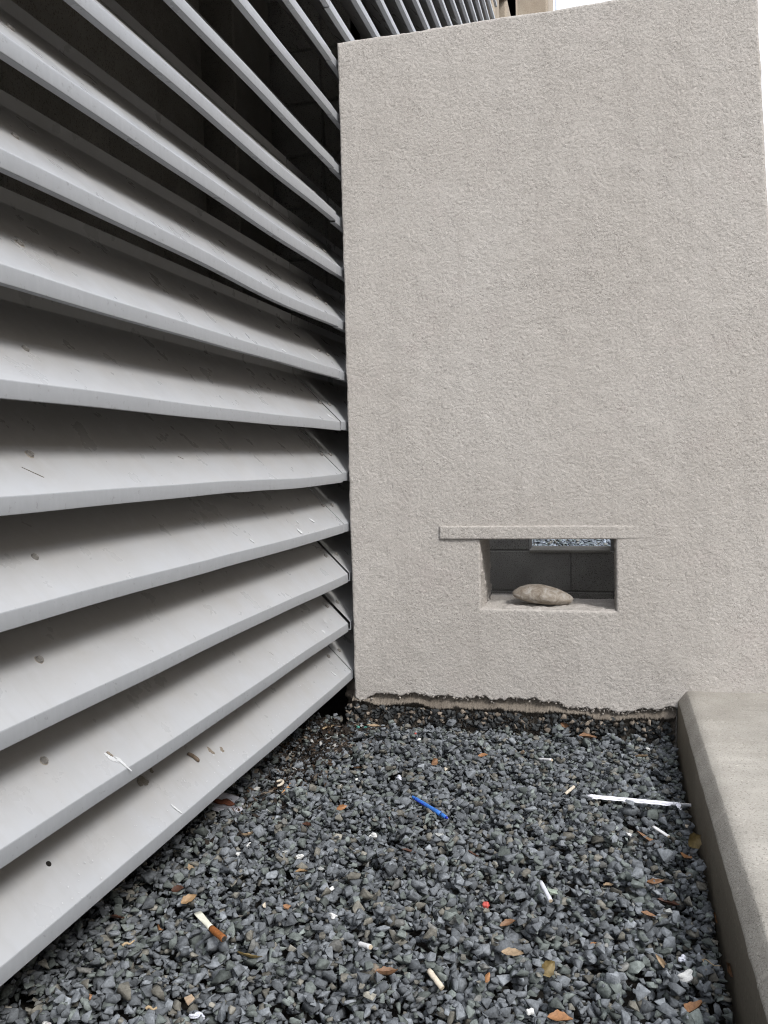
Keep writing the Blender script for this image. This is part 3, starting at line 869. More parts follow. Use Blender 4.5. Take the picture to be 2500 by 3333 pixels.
ITEMS=[
  ('leaf', -0.8059, 1.4908, 0.036, 0.013, 2.4, 'tan', 0.3, 'narrow tan dry leaf scrap lying near the bottom louvre slat, left of the gravel'),
  ('leaf', -0.5786, 1.5062, 0.032, 0.022, 0.4, 'amber', 0.25, 'broad amber dry leaf with dark veins in the middle of the gravel, left of centre'),
  ('leaf', -0.7521, 1.3786, 0.034, 0.018, 0.7, 'amber', 0.35, 'amber oval leaf on the left gravel with a white chip under its tip'),
  ('leaf', -0.745, 1.2544, 0.022, 0.016, 2.2, 'orange', 0.6, 'small cupped orange leaf standing on gravel left of the brown-filter cigarette butt'),
  ('leaf', -0.7901, 1.4078, 0.028, 0.017, 0.2, 'dark', 0.4, 'dark brown crumpled leaf half hidden among stones near the bottom slat'),
  ('leaf', -0.571, 1.2357, 0.046, 0.013, 0.35, 'olive', 0.5, 'long olive-gold curled leaf lying just right of the brown-filter cigarette butt'),
  ('leaf', -0.5929, 1.7972, 0.036, 0.013, 1.0, 'orange', 0.5, 'pointed orange-brown leaf standing on the gravel well left of the blue pen'),
  ('leaf', -0.8571, 1.3044, 0.036, 0.02, 0.1, 'dark', 0.3, 'brown dry leaf on shaded gravel hugging the underside of the bottom slat'),
  ('leaf', -0.6547, 1.7407, 0.036, 0.016, -0.5, 'dark', 0.5, 'dark brown folded leaf right of the tan cigarette butt near the litter patch'),
  ('leaf', -0.65, 2.1219, 0.034, 0.015, 1.0, 'brown', 0.4, "brown pointed leaf on gravel a short way in front of the wall's left corner"),
  ('leaf', -0.7552, 1.6591, 0.045, 0.01, 1.1, 'tan', 0.8, 'thin curled tan leaf strip beside white crumpled scraps near the slat'),
  ('leaf', -0.6836, 2.4055, 0.05, 0.022, 0.05, 'tan', 0.3, 'flat tan leaf against the wall base beside the teal shards'),
  ('leaf', -0.3357, 2.2442, 0.03, 0.014, 0.1, 'orange', 0.3, 'bright orange leaf alone on gravel below the middle of the wall base'),
  ('leaf', -0.45, 2.1413, 0.04, 0.02, 1.3, 'brown', 0.6, 'upright crumpled brown leaf beside a small cream pebble'),
  ('leaf', -0.0666, 2.4238, 0.055, 0.032, 0.15, 'brown', 0.35, 'largest brown leaf tucked under the ragged wall base'),
  ('leaf', -0.1247, 2.4575, 0.055, 0.014, -1.0, 'brown', 0.5, 'narrow reddish leaf leaning in the shadow gap under the wall base'),
  ('leaf', 0.0749, 2.314, 0.04, 0.018, 0.35, 'tan', 0.5, 'pale tan folded leaf on gravel near the ledge and wall corner'),
  ('leaf', 0.0714, 1.8052, 0.075, 0.028, -0.75, 'brown', 0.25, 'big smooth brown leaf below the paper-wrapped straw'),
  ('leaf', 0.1395, 1.7425, 0.042, 0.024, 1.3, 'orange', 0.3, 'orange-brown oval leaf by the ledge next to an olive lobed leaf'),
  ('leaf', 0.1553, 1.772, 0.046, 0.032, 0.9, 'olive', 0.4, 'olive lobed leaf leaning on the ledge side beside an orange one'),
  ('leaf', -0.2583, 1.9671, 0.026, 0.014, 0.8, 'orange', 0.5, 'little orange leaf on gravel right of the blue pen'),
  ('leaf', -0.4053, 1.6634, 0.036, 0.014, -0.2, 'dark', 0.5, 'dark maroon leaf sunk among stones below the blue pen'),
  ('leaf', -0.2782, 1.6939, 0.034, 0.014, -0.6, 'dark', 0.5, 'dark red leaf sunk among stones to the lower right of the pen'),
  ('leaf', -0.0083, 1.6198, 0.024, 0.02, 0.5, 'tan', 0.2, 'squarish tan leaf chip below the round tan nut'),
  ('leaf', 0.0732, 1.5929, 0.042, 0.014, 0.5, 'brown', 0.9, 'tightly curled red-brown leaf on gravel left of the ledge'),
  ('leaf', 0.0955, 1.5747, 0.046, 0.018, -0.4, 'dark', 0.6, 'dark curled leaf directly right of the curled red-brown leaf'),
  ('leaf', 0.0614, 1.5077, 0.038, 0.02, 0.1, 'brown', 0.3, 'greyish brown leaf half under stones beside a whitish stone'),
  ('leaf', -0.1533, 1.3028, 0.04, 0.016, -0.1, 'tan', 0.3, 'tan leaf lying across a stone at the bottom centre of the gravel'),
  ('leaf', -0.1011, 1.3017, 0.036, 0.024, 0.9, 'olive', 0.4, 'olive brown leaf wedged upright between stones at the lower centre'),
  ('leaf', -0.1871, 1.247, 0.026, 0.01, 1.4, 'orange', 0.3, 'orange wood-coloured leaf scrap standing between stones right of a cream cigarette butt'),
  ('leaf', -0.3342, 1.2114, 0.04, 0.02, 0.5, 'brown', 0.7, 'torn orange-brown leaf left of a cream cigarette butt at the bottom'),
  ('leaf', -0.0753, 1.1987, 0.04, 0.024, 0.1, 'orange', 0.4, 'orange folded leaf near the bottom edge of the gravel'),
  ('leaf', 0.113, 1.2716, 0.048, 0.026, 1.0, 'orange', 0.45, 'bright orange folded leaf near the lower end of the ledge'),
  ('leaf', 0.1704, 1.3672, 0.05, 0.022, 1.4, 'brown', 0.3, 'brown leaf standing against the ledge side at the lower right'),
  ('leaf', 0.0798, 1.3841, 0.055, 0.012, -0.9, 'tan', 0.8, 'shredded tan leaf strip beside a white plastic lump'),
  ('leaf', 0.1729, 1.5614, 0.045, 0.018, 1.5, 'orange', 0.3, 'rusty leaf pressed against the ledge side halfway down'),
  ('leaf', -0.1768, 1.441, 0.034, 0.014, 0.4, 'brown', 0.5, 'small brown leaf just right of the red lump'),
  ('leaf', -0.0324, 1.4252, 0.018, 0.012, 0.6, 'orange', 0.4, 'tiny bright orange leaf scrap alone on the right part of the gravel'),
  ('butt', -0.1844, 2.2127, -0.1499, 2.1781, 0.004, 'white', 'clean white cigarette butt on gravel in front of the middle of the wall'),
  ('butt', -0.1108, 2.0543, -0.0907, 2.0763, 0.0039, 'cream', 'short cream cigarette butt between the white butt and the straw'),
  ('butt', -0.7756, 1.9022, -0.7649, 1.9347, 0.0042, 'tan', 'tan cigarette filter at the edge of the dark leaf litter'),
  ('butt', 0.0828, 1.8547, 0.1112, 1.8238, 0.0042, 'white', "flattened white cigarette butt just below the straw's torn end"),
  ('butt', -0.1293, 1.5465, -0.1088, 1.5056, 0.0042, 'grey', 'pale grey cigarette butt pointing down in the middle of the right gravel'),
  ('butt', -0.275, 1.2404, -0.251, 1.2203, 0.0045, 'cream', 'cream cigarette butt with brown stains at the bottom centre of the gravel'),
  ('butt', -0.4111, 1.322, -0.3866, 1.3049, 0.0045, 'white', 'white cigarette butt at the lower middle, right of the olive leaf'),
  ('bit', -0.5914, 1.0942, 0.016, 'foam', 'crumple', 'foam_scrap', 'scrap', 'bluish white foam scrap at the lower left of the gravel'),
  ('bit', -0.7599, 1.6094, 0.012, 'white', 'crumple', 'paper_scrap', 'scrap', 'white crumpled paper scrap, left one of a pair near the slat'),
  ('bit', -0.7357, 1.6129, 0.012, 'white', 'crumple', 'paper_scrap', 'scrap', 'white crumpled ring-like paper scrap, right one of a pair near the slat'),
  ('bit', -0.6163, 1.5942, 0.014, 'white', 'crumple', 'paper_scrap', 'scrap', 'white torn paper scrap above the broad amber leaf'),
  ('bit', -0.5104, 1.4765, 0.01, 'white', 'crumple', 'paper_scrap', 'scrap', 'small white paper scrap right of the broad amber leaf'),
  ('bit', -0.4674, 1.358, 0.014, 'white', 'crumple', 'paper_scrap', 'scrap', 'upright white paper scrap above the lower-middle cigarette butt'),
  ('bit', -0.7897, 1.0164, 0.018, 'white', 'crumple', 'foam_scrap', 'scrap', 'white scrap in the bottom left corner of the gravel'),
  ('bit', -0.6217, 1.4224, 0.012, 'cream', 'stone', 'pebble', 'pebble', 'cream cube-like pebble between two orange leaf scraps on the left gravel'),
  ('bit', -0.7797, 1.1048, 0.02, 'rust', 'stone', 'pebble', 'pebble', 'orange-brown rough pebble at the lower left near the bottom slat'),
  ('bit', -0.624, 1.1291, 0.018, 'tanst', 'stone', 'pebble', 'pebble', 'brown pebble half buried below the brown-filter cigarette butt'),
  ('bit', -0.5643, 1.3865, 0.014, 'rust', 'stone', 'pebble', 'pebble', 'glossy amber-brown pebble on the left gravel below the cream cube'),
  ('bit', -0.5658, 1.5797, 0.016, 'pale', 'stone', 'pebble', 'pebble', 'pale speckled pebble above right of the broad amber leaf'),
  ('bit', -0.6397, 1.574, 0.013, 'pale', 'stone', 'pebble', 'pebble', 'pale upright pebble above left of the broad amber leaf'),
  ('bit', -0.236, 2.3029, 0.014, 'tanst', 'stone', 'pebble', 'pebble', 'rounded tan pebble on gravel below the wall base, right of the bright orange leaf'),
  ('bit', -0.4211, 2.1468, 0.012, 'cream', 'stone', 'pebble', 'pebble', 'smooth cream pebble touching the upright crumpled brown leaf'),
  ('bit', -0.039, 1.7333, 0.024, 'nut', 'lump', 'nut', 'nut', 'round tan wrinkled nut on gravel left of the big brown leaf'),
  ('bit', -0.4365, 1.869, 0.017, 'pinkst', 'stone', 'pebble', 'pebble', "pinkish tan square pebble touching the blue pen's underside"),
  ('bit', -0.4805, 1.8078, 0.011, 'pinkst', 'stone', 'pebble', 'pebble', 'small pink pebble on gravel left of the blue pen'),
  ('bit', -0.5282, 2.081, 0.018, 'foam', 'crumple', 'foil_scrap', 'scrap', 'bluish white crumpled foil scrap above and left of the pen'),
  ('bit', -0.359, 1.7539, 0.02, 'pale', 'stone', 'pebble', 'pebble', "white-dusted grey pebble right below the pen's tip"),
  ('bit', -0.4971, 1.7164, 0.016, 'white', 'crumple', 'foil_scrap', 'scrap', 'speckled white foil scrap to the lower left of the pen'),
  ('bit', 0.0948, 2.4004, 0.012, 'white', 'crumple', 'paper_scrap', 'scrap', 'white paper scrap near the wall base by the ledge corner'),
  ('bit', -0.2188, 1.4669, 0.016, 'red', 'lump', 'red_lump', 'scrap', 'bright red wax-like lump in the middle of the gravel'),
  ('bit', -0.1079, 1.5499, 0.02, 'green', 'stone', 'pebble', 'pebble', 'pale green pebble beside the grey downward-pointing cigarette butt'),
  ('bit', 0.1049, 1.3791, 0.016, 'foam', 'crumple', 'plastic_scrap', 'scrap', 'bright white plastic lump by the shredded tan leaf near the ledge'),
  ('bit', 0.1065, 1.3367, 0.02, 'white', 'crumple', 'paper_scrap', 'scrap', 'white flat paper flake between the plastic lump and the lower ledge'),
  ('bit', -0.1183, 1.2033, 0.012, 'white', 'lump', 'paper_scrap', 'scrap', 'small white pellet left of the orange folded leaf at the bottom'),
  ('bit', -0.0283, 1.1891, 0.018, 'pale', 'stone', 'pebble', 'pebble', 'whitish pebble at the bottom edge right of the orange folded leaf'),
  ('bit', -0.1544, 1.1581, 0.016, 'white', 'crumple', 'paper_scrap', 'scrap', 'white paper strip at the bottom edge left of the orange folded leaf'),
  ('bit', -0.3682, 1.2591, 0.02, 'conc', 'lump', 'concrete_crumb', 'crumb', 'rough brown-grey concrete crumb above the torn orange-brown leaf'),
  ('bit', 0.0343, 1.8402, 0.013, 'white', 'crumple', 'paper_scrap', 'scrap', 'white wadded paper scrap left of the big smooth brown leaf'),
  ('bit', 0.0925, 1.5113, 0.018, 'pale', 'stone', 'pebble', 'pebble', 'long whitish pebble right of the greyish brown leaf near the ledge'),
  ('bit', -0.6326, 2.052, 0.008, 'white', 'crumple', 'paper_scrap', 'scrap', "tiny white paper scrap in front of the wall's left corner"),
  ('bit', -0.5382, 2.3594, 0.009, 'white', 'crumple', 'paper_scrap', 'scrap', 'tiny white paper scrap close to the wall base, left part'),
  ('bit', -0.5549, 2.3935, 0.008, 'red', 'lump', 'red_crumb', 'crumb', 'tiny red crumb close to the wall base'),
  ('bit', 0.1542, 1.8771, 0.012, 'cream', 'stone', 'pebble', 'pebble', "yellowish pebble beside the ledge below the straw's clear end"),
]

# ------------------------------------------------------------------ litter
def leaf_mat(name, col):
    m, nt, b = mat_new(name, rough=.55, spec=.4)
    v = n_coord(nt)
    c = n_ramp(nt, n_noise(nt, v, 160, 5, .65), [(0.3, tuple(x * .6 for x in col)), (0.7, tuple(x * 1.25 for x in col))])
    nt.links.new(c, b.inputs['Base Color'])
    n_bump(nt, b, n_noise(nt, v, 500, 4, .6), .35, .001)
    return m
LM = {'tan': leaf_mat('leaf_tan', (.34, .25, .16)), 'amber': leaf_mat('leaf_amber', (.31, .20, .105)), 'orange': leaf_mat('leaf_orange', (.31, .155, .07)),
      'brown': leaf_mat('leaf_brown', (.21, .115, .062)), 'dark': leaf_mat('leaf_dark', (.085, .04, .026)), 'olive': leaf_mat('leaf_olive', (.17, .125, .05))}
BM = {'foam': m_simple('foam_white', (.66, .68, .76), .7, .3, .1, 300), 'white': m_simple('paper_white', (.70, .70, .68), .85, .2, .1, 300),
      'cream': m_simple('pebble_cream', (.60, .53, .43), .7, .3, .15, 300), 'rust': m_simple('pebble_rust', (.36, .19, .10), .6, .4, .3, 200),
      'tanst': m_simple('pebble_tan', (.36, .27, .19), .8, .3, .25, 200), 'pale': m_simple('pebble_pale', (.36, .37, .36), .85, .3, .45, 220),
      'nut': m_simple('nut_tan', (.36, .255, .14), .8, .2, .35, 160, .6), 'pinkst': m_simple('pebble_pink', (.52, .36, .27), .8, .3, .2, 200),
      'red': m_simple('red_wax', (.50, .09, .075), .5, .4, .25, 300), 'green': m_simple('pebble_green', (.29, .34, .28), .8, .3, .3, 250),
      'conc': m_simple('crumb_concrete', (.22, .19, .155), .95, .2, .4, 220, .6)}
PAPER = {'white': m_simple('butt_paper_white', (.76, .76, .77), .8, .2, .06, 300, .2), 'cream': m_simple('butt_paper_cream', (.62, .55, .45), .8, .2, .15, 300, .2),
         'tan': m_simple('butt_filter_tan', (.48, .27, .13), .8, .2, .2, 300, .2), 'grey': m_simple('butt_paper_grey', (.60, .61, .66), .8, .2, .08, 300, .2),
         'brown': m_simple('butt_filter_brown', (.26, .095, .028), .6, .3, .35, 350, .2), 'fibre': m_simple('filter_fibre', (.52, .44, .33), .95, .1, .2, 500, .4),
         'ash': m_simple('butt_ash', (.05, .045, .04), .95, .1, .4, 500, .4)}
def leaf_mesh(length, wid, curl, mat, seed):
    r = random.Random(seed); nu, nv = 13, 7
    b1, b2 = r.uniform(-.3, .5), r.uniform(-.4, .4)
    V = []
    for i in range(nu):
        t = i / (nu - 1)
        w = wid * .5 * (math.sin(math.pi * min(1, t * 1.02 + .01)) ** .75) * (1.12 - .3 * t) * (1 + .10 * math.sin(t * 21 + seed))
        for j in range(nv):
            s_ = (j / (nv - 1)) * 2 - 1
            x = (t - .5) * length
            y = s_ * w + b2 * .12 * length * math.sin(math.pi * t)
            z = abs(s_) ** 1.3 * w * curl * 1.3 + length * .22 * curl * (2 * t - 1) ** 2 * (1 + b1) + .03 * wid * math.sin(9 * t + 4 * s_ + seed)
            V.append((x, y * (1 - .25 * curl * abs(s_)), z))
    top = len(V)
    V += [(x, y, z - .0005) for x, y, z in V]
    F = []
    for i in range(nu - 1):
        for j in range(nv - 1):
            a = i * nv + j
            F.append((a, a + nv, a + nv + 1, a + 1)); F.append((top + a, top + a + 1, top + a + nv + 1, top + a + nv))
    return V, F
def tube(path, rad, n=12, cap=True):
    P = [Vector(p) for p in path]; V, F = [], []
    rads = rad if isinstance(rad, (list, tuple)) else [rad] * len(P)
    for i, p in enumerate(P):
        t = (P[min(i + 1, len(P) - 1)] - P[max(i - 1, 0)]).normalized()
        u = t.cross(Vector((0, 0, 1)));
        if u.length < 1e-4: u = Vector((1, 0, 0))
        u.normalize(); w = u.cross(t)
        for k in range(n):
            a = 2 * math.pi * k / n
            rr = rads[i]; ru, rw = rr if isinstance(rr, tuple) else (rr, rr)
            V.append(tuple(p + u * math.cos(a) * ru + w * math.sin(a) * rw))
    for i in range(len(P) - 1):
        for k in range(n):
            F.append((i * n + k, i * n + (k + 1) % n, (i + 1) * n + (k + 1) % n, (i + 1) * n + k))
    if cap: F += [tuple(range(n))[::-1], tuple((len(P) - 1) * n + k for k in range(n))]
    return V, F
def bit_mesh(shape, s_, seed):
    r = random.Random(seed); bm = bmesh.new()
    if shape == 'stone':
        t = TPL[seed % len(TPL)]
        V = t[0] * s_ * .55 * np.array([1, 1.05, 1.15]); F = t[1]
        bm.free(); return [tuple(p) for p in V], [tuple(q) for q in F], False
    bmesh.ops.create_icosphere(bm, subdivisions=3, radius=1)
    ph = [r.uniform(0, 6.28) for _ in range(6)]
    for v in bm.verts:
        c = v.co.copy()
        if shape == 'lump':
            q = 1 + .10 * math.sin(5 * c.x + ph[0]) + .09 * math.sin(6 * c.y + ph[1]) + .08 * math.sin(8 * c.z + 3 * c.x + ph[2])
            q -= .16 * math.exp(-(c.x * 5) ** 2)
            v.co = Vector((c.x, c.y * .85, c.z * .7)) * q * s_ * .5
        else:
            q = 1 + .30 * math.sin(2.6 * c.x + ph[0] + 2 * c.y) + .22 * math.sin(4.1 * c.y + ph[1] - 2 * c.z) + .10 * math.sin(7 * c.z + ph[2] + 4 * c.x)
            v.co = Vector((c.x * 1.1, c.y * .75, c.z * .55)) * max(.45, q) * s_ * .5
    V = [tuple(v.co) for v in bm.verts]; F = [tuple(v.index for v in f.verts) for f in bm.faces]
    bm.free()
    return V, F, shape == 'lump'
GROUPS = {'leaf': 'fallen leaves on the gravel', 'butt': 'cigarette butts on the gravel'}
for n_, it in enumerate(ITEMS):
    if it[0] == 'leaf':
        _, x, y, ln, wd, rot, colr, curl, lab = it
        V, F = leaf_mesh(ln * .90, wd * 1.05, curl, None, n_)
        o = mesh_obj('fallen_leaf', V, F, LM[colr], None, True)
        o.location = (x, y, surf(x, y, .010) + .0035); rr = random.Random(n_ + 50)
        o.rotation_euler = (rr.uniform(-.5, .5), rr.uniform(-.3, .3), rot)
        if 'standing' in lab or 'upright' in lab or 'leaning' in lab or 'pressed' in lab: o.rotation_euler[0] = 1.0; o.location.z += wd * .3
        tag(o, lab, 'leaf', GROUPS['leaf'])
    elif it[0] == 'butt':
        _, xa, ya, xb, yb, rad, style, lab = it
        za, zb_ = surf(xa, ya, .006), surf(xb, yb, .006); zz = max(za, zb_, surf((xa + xb) / 2, (ya + yb) / 2, .006)) + rad * .7
        root = empty('cigarette_butt', ((xa + xb) / 2, (ya + yb) / 2, zz)); tag(root, lab, 'cigarette butt', GROUPS['butt'])
        d = Vector((xb - xa, yb - ya, max(-.012, min(.012, zb_ - za)))); L = max(d.length, .016); d.normalize()
        fl = .55 if 'flattened' in lab else .92
        pts = [d * (-L / 2 + L * q / 6) for q in range(7)]
        V, F = tube([tuple(p + Vector((0, 0, .0004 * math.sin(3 * q + n_)))) for q, p in enumerate(pts)], [(rad * (1 + .05 * math.sin(q * 2 + n_)), rad * fl) for q in range(7)], 14)
        mesh_obj('paper', V, F, PAPER[style], root, True)
        V, F = tube([tuple(pts[-1] * .985), tuple(pts[-1] + d * .0012)], [(rad * .86, rad * .86 * fl)] * 2, 14)
        mesh_obj('filter_end', V, F, PAPER['fibre'], root, False)
        V, F = tube([tuple(pts[0] * .985), tuple(pts[0] - d * .0008)], [(rad * .8, rad * .8 * fl)] * 2, 14)
        mesh_obj('burnt_end', V, F, PAPER['ash' if style in ('grey', 'cream') else 'fibre'], root, False)
    else:
        _, x, y, s_, colr, shape, nm, cat, lab = it
        V, F, sm = bit_mesh(shape, s_, n_ * 7 + 3)
        o = mesh_obj(nm, V, F, BM[colr], None, sm)
        o.location = (x, y, surf(x, y, s_ * .5) + s_ * (.10 if shape == 'stone' else .12))
        o.rotation_euler = (random.uniform(-.3, .3), random.uniform(-.3, .3), random.uniform(0, 6.28))
        tag(o, lab, cat, 'small litter and odd pebbles on the gravel')

# two-tone butt: flattened white paper, brown filter
za = max(surf(BF[0], BF[1], .008), surf(BF2[2], BF2[3], .008), surf(BF2[0], BF2[1], .008)) + .0045
root = tag(empty('cigarette_butt', (BF2[0], BF2[1], za)), 'biggest cigarette butt, flattened white paper and dark brown filter, lower left of the gravel', 'cigarette butt', GROUPS['butt'])
d1 = Vector((BF[0] - BF[2], BF[1] - BF[3], .006)); d2 = Vector((BF2[2] - BF2[0], BF2[3] - BF2[1], -.003))
V, F = tube([tuple(d1 * q) for q in (0, .15, .3, .5, .62, .8, 1.0)], [(.0052, .0048), (.0054, .0042), (.0056, .0036), (.0060, .0026), (.0064, .0016), (.0068, .0011), (.0070, .0009)], 16)
mesh_obj('paper', V, F, m_simple('butt_paper_ivory', (.72, .71, .60), .8, .2, .06, 300, .2), root, True)
V, F = tube([tuple(d2 * q) for q in (-.04, .1, .4, .7, .92, 1.0)], [.0053, .0057, .0058, .0057, .0058, .0054], 18)
mesh_obj('filter', V, F, PAPER['brown'], root, True)
V, F = tube([tuple(d2 * .99), tuple(d2 * 1.03)], [.0046, .0042], 16); mesh_obj('burnt_end', V, F, PAPER['ash'], root, False)

# blue ball pen
m_pen, nt, b = mat_new('pen_blue', (.045, .19, .62), .22, .5); b.inputs['Coat Weight'].default_value = .3
m_pen2, _, _ = mat_new('pen_dark_blue', (.012, .035, .42), .3, .5)
m_prt, _, _ = mat_new('pen_print', (.45, .58, .80), .5, .3)
m_tip, nt, b = mat_new('pen_tip_metal', (.45, .45, .46), .3, .5); b.inputs['Metallic'].default_value = 1.0
xa, ya, xb, yb = PEN; A_, B_ = Vector((xa, ya, 0)), Vector((xb, yb, 0))
zq = [surf(xa + (xb - xa) * q / 6, ya + (yb - ya) * q / 6, .008) for q in range(7)]; zz = .5 * max(zq) + .5 * sum(zq) / 7 + .004
root = tag(empty('ball_pen', (xa, ya, zz)), 'bright blue plastic ball pen lying diagonally on the gravel', 'pen')
d = (B_ - A_); L = d.length; d.normalize(); side = Vector((-d.y, d.x, 0))
def along(*q): return [tuple(d * L * t_) for t_ in q]
V, F = tube(along(.10, .12, .3, .5, .62, .66, .80), [.0044, .0048, .0049, .0050, .0051, .0053, .0051], 18); mesh_obj('barrel', V, F, m_pen, root, True)
V, F = tube(along(0, .01, .03, .07, .105), [.0026, .0034, .0037, .0037, .0040], 16); mesh_obj('push_button', V, F, m_pen, root, True)
V, F = tube(along(.095, .105, .12), [.0042, .0044, .0042], 16); mesh_obj('collar', V, F, m_pen2, root, True)
V, F = tube(along(.80, .86, .90, .93), [.0052, .0049, .0043, .0037], 18); mesh_obj('grip', V, F, m_pen, root, True)
V, F = tube(along(.93, .955, .975), [.0037, .0030, .0018], 16); mesh_obj('nose_cone', V, F, m_pen2, root, True)
V, F = tube(along(.975, .99, 1.0), [.0014, .0011, .0004], 10); mesh_obj('tip', V, F, m_tip, root, True)
c0 = -side * .0052 + Vector((0, 0, .0018))
V, F = tube([tuple(d * L * t_ + c0) for t_ in (.11, .15, .3, .40, .42)], [(.0014, .0011), (.0018, .0011), (.0017, .0010), (.0014, .0010), (.0008, .0006)], 10); mesh_obj('clip', V, F, m_pen2, root, True)
up = (Vector((0, 0, 1)) * .8 + side * .6).normalized(); cr = up.cross(d).normalized()
V, F = [], []; rp = random.Random(2)
for k in range(15):   # the worn line of print on the barrel
    t0 = .24 + k * .021; w = rp.uniform(.006, .013)
    for r_ in range(2):
        ctr = d * L * t0 + up * .00515 + cr * (.0010 - .0020 * r_); j = len(V)
        for sx, sy in ((-1, -1), (1, -1), (1, 1), (-1, 1)): V.append(tuple(ctr + d * sx * w * L * .5 * rp.uniform(.6, 1) + cr * sy * .00055))
        F.append((j, j + 1, j + 2, j + 3))
mesh_obj('print', V, F, m_prt, root)

# drinking straw half in its paper
m_wr = m_simple('straw_paper', (.78, .78, .84), .8, .2, .05, 200, .3)
m_st, nt, b = mat_new('straw_plastic', (.62, .64, .68), .25, .5); b.inputs['Transmission Weight'].default_value = .55; b.inputs['IOR'].default_value = 1.2
xa, ya, xb, yb = STRAW
zq = [surf(xa + (xb - xa) * q / 9, ya + (yb - ya) * q / 9, .008) for q in range(10)]; zz = max(zq)
root = tag(empty('drinking_straw', (xa, ya, zz)), 'long straw in a torn white paper sleeve, clear plastic end touching the ledge', 'straw')
d = Vector((xb - xa, yb - ya, 0)); L = d.length; d.normalize(); side = Vector((-d.y, d.x, 0))
wl_ = .875
V, F = tube([tuple(d * L * q) for q in (.83, .9, .95, 1.0)], [.0036] * 4, 16, False); mesh_obj('tube', V, F, m_st, root, True)
n_ = 26; path = [tuple(d * L * wl_ * q / (n_ - 1) + side * .0006 * math.sin(q * 1.1)) for q in range(n_)]
V, F = tube(path, [(.0042 + .0005 * math.sin(q * 2.1), .0038 + .0003 * math.sin(q * 1.3)) if q else (.0036, .0022) for q in range(n_)], 14)
sl_ = mesh_obj('paper_sleeve', V, F, m_wr, root, True)
V, F = [], []
for q in range(22):   # loose seam flap along the lower side
    t_ = .05 + q * .036; w = .0035 + .0030 * abs(math.sin(q * .9)) + .002 * (q % 3 == 0)
    p = d * L * t_ - side * .0032 - Vector((0, 0, .0012)); V += [tuple(p), tuple(p - side * w * .8 - Vector((0, 0, .0008 + .0008 * math.sin(q * 2))))]
    if q: j = 2 * q; F.append((j - 2, j - 1, j + 1, j))
mesh_obj('seam_flap', V, F, m_wr, sl_, True)
V, F = [], []
for i in range(9):
    for j in range(4):
        t_ = i / 8; p = d * L * (wl_ - .02 + .012 * j + .02 * t_) - side * (.003 + .022 * t_) + Vector((0, 0, .003 + .003 * math.sin(j * 2 + i) - .004 * t_)); V.append(tuple(p + d * .002 * math.sin(i * 1.7 + j)))
for i in range(8):
    for j in range(3): a = i * 4 + j; F.append((a, a + 4, a + 5, a + 1))
mesh_obj('torn_end', V, F, m_wr, sl_, False)

# teal glass shards by the wall corner
m_tl, nt, b = mat_new('teal_glass', (.16, .50, .42), .15, .5); b.inputs['Transmission Weight'].default_value = .2
for k, (dx, dy, s_, lab) in enumerate(((0, 0, .020, 'largest teal glass shard beside the wall\'s left corner'), (.024, -.004, .013, 'teal glass shard right of the largest one by the wall corner'), (.006, -.022, .011, 'small teal glass shard in front of the others by the wall corner'))):
    t = TPL[(k * 5 + 2) % len(TPL)]; x, y = TEAL[0] + dx, TEAL[1] + dy
    o = mesh_obj('glass_shard', [tuple(p) for p in t[0] * s_ * .6 * np.array([1.2, .9, .45])], [tuple(q) for q in t[1]], m_tl)
    o.location = (x, y, surf(x, y, .01) + .002); o.rotation_euler = (.3 * k, .2, k * 1.3); tag(o, lab, 'glass shard', 'teal glass shards by the wall corner')
# twigs
m_tw = m_simple('twig_wood', (.42, .32, .20), .85, .2, .25, 200)
def twig(seg_, rad, lab, bend=.002):
    xa, ya, xb, yb = seg_; z = max(surf(xa, ya, .006), surf(xb, yb, .006)) + rad
    pts = [(xa + (xb - xa) * q / 6, ya + (yb - ya) * q / 6 + bend * math.sin(q), z + .0015 * math.sin(q * 1.3)) for q in range(7)]
    V, F = tube(pts, [rad * (1.1 - .08 * q) for q in range(7)], 8)
    return tag(mesh_obj('twig', V, F, m_tw, None, True), lab, 'twig', 'twigs and stalks on the gravel')
twig(TWIG, .0009, 'thin pale forked stalk, longer arm, on the gravel beside the lower ledge')
twig(TWIG2, .0008, 'thin pale forked stalk, shorter arm, on the gravel beside the lower ledge')
twig(STICKA, .0020, 'short pale wood splinter on the gravel near the bottom slat, lower left')
twig(STICKB, .0022, 'straw-coloured stub of reed at the bottom left of the gravel')
twig(STICKC, .0030, 'pale stick in the dark litter at the wall\'s left corner')

# dark leaf litter drifted into the corner under the lowest slat
r = np.random.default_rng(31); V, F, C_ = [], [], []
for k in range(2600):
    y = 2.46 - abs(r.normal(0, .30)); x = -.80 + r.normal(0, .055) - .02 * (2.46 - y)
    if y < 1.55 or x < -1.05: continue
    s_ = r.uniform(.003, .011); z = surf(x, y, .006) + r.uniform(-.004, .004); a = r.uniform(0, 6.28); tx, ty = r.normal(0, .5, 2)
    j = len(V); ca, sa = math.cos(a), math.sin(a); w = s_ * r.uniform(.15, .6)
    for u_, w_ in ((-1, 0), (0, -1), (1, 0), (0, 1)):
        px, py = u_ * s_, w_ * w
        V.append((x + px * ca - py * sa, y + px * sa + py * ca, z + px * tx + py * ty + .001)); 
    F += [(j, j + 1, j + 2), (j, j + 2, j + 3)]
    q = r.random(); c = (.026, .020, .016) if q < .74 else (.065, .042, .027) if q < .91 else (.17, .14, .11) if q < .98 else (.42, .41, .39)
    C_ += [c] * 4
m_lt, nt, b = mat_new('leaf_litter', rough=.9, spec=.2); at = nt.nodes.new('ShaderNodeVertexColor'); at.layer_name = 'tint'; nt.links.new(at.outputs['Color'], b.inputs['Base Color'])
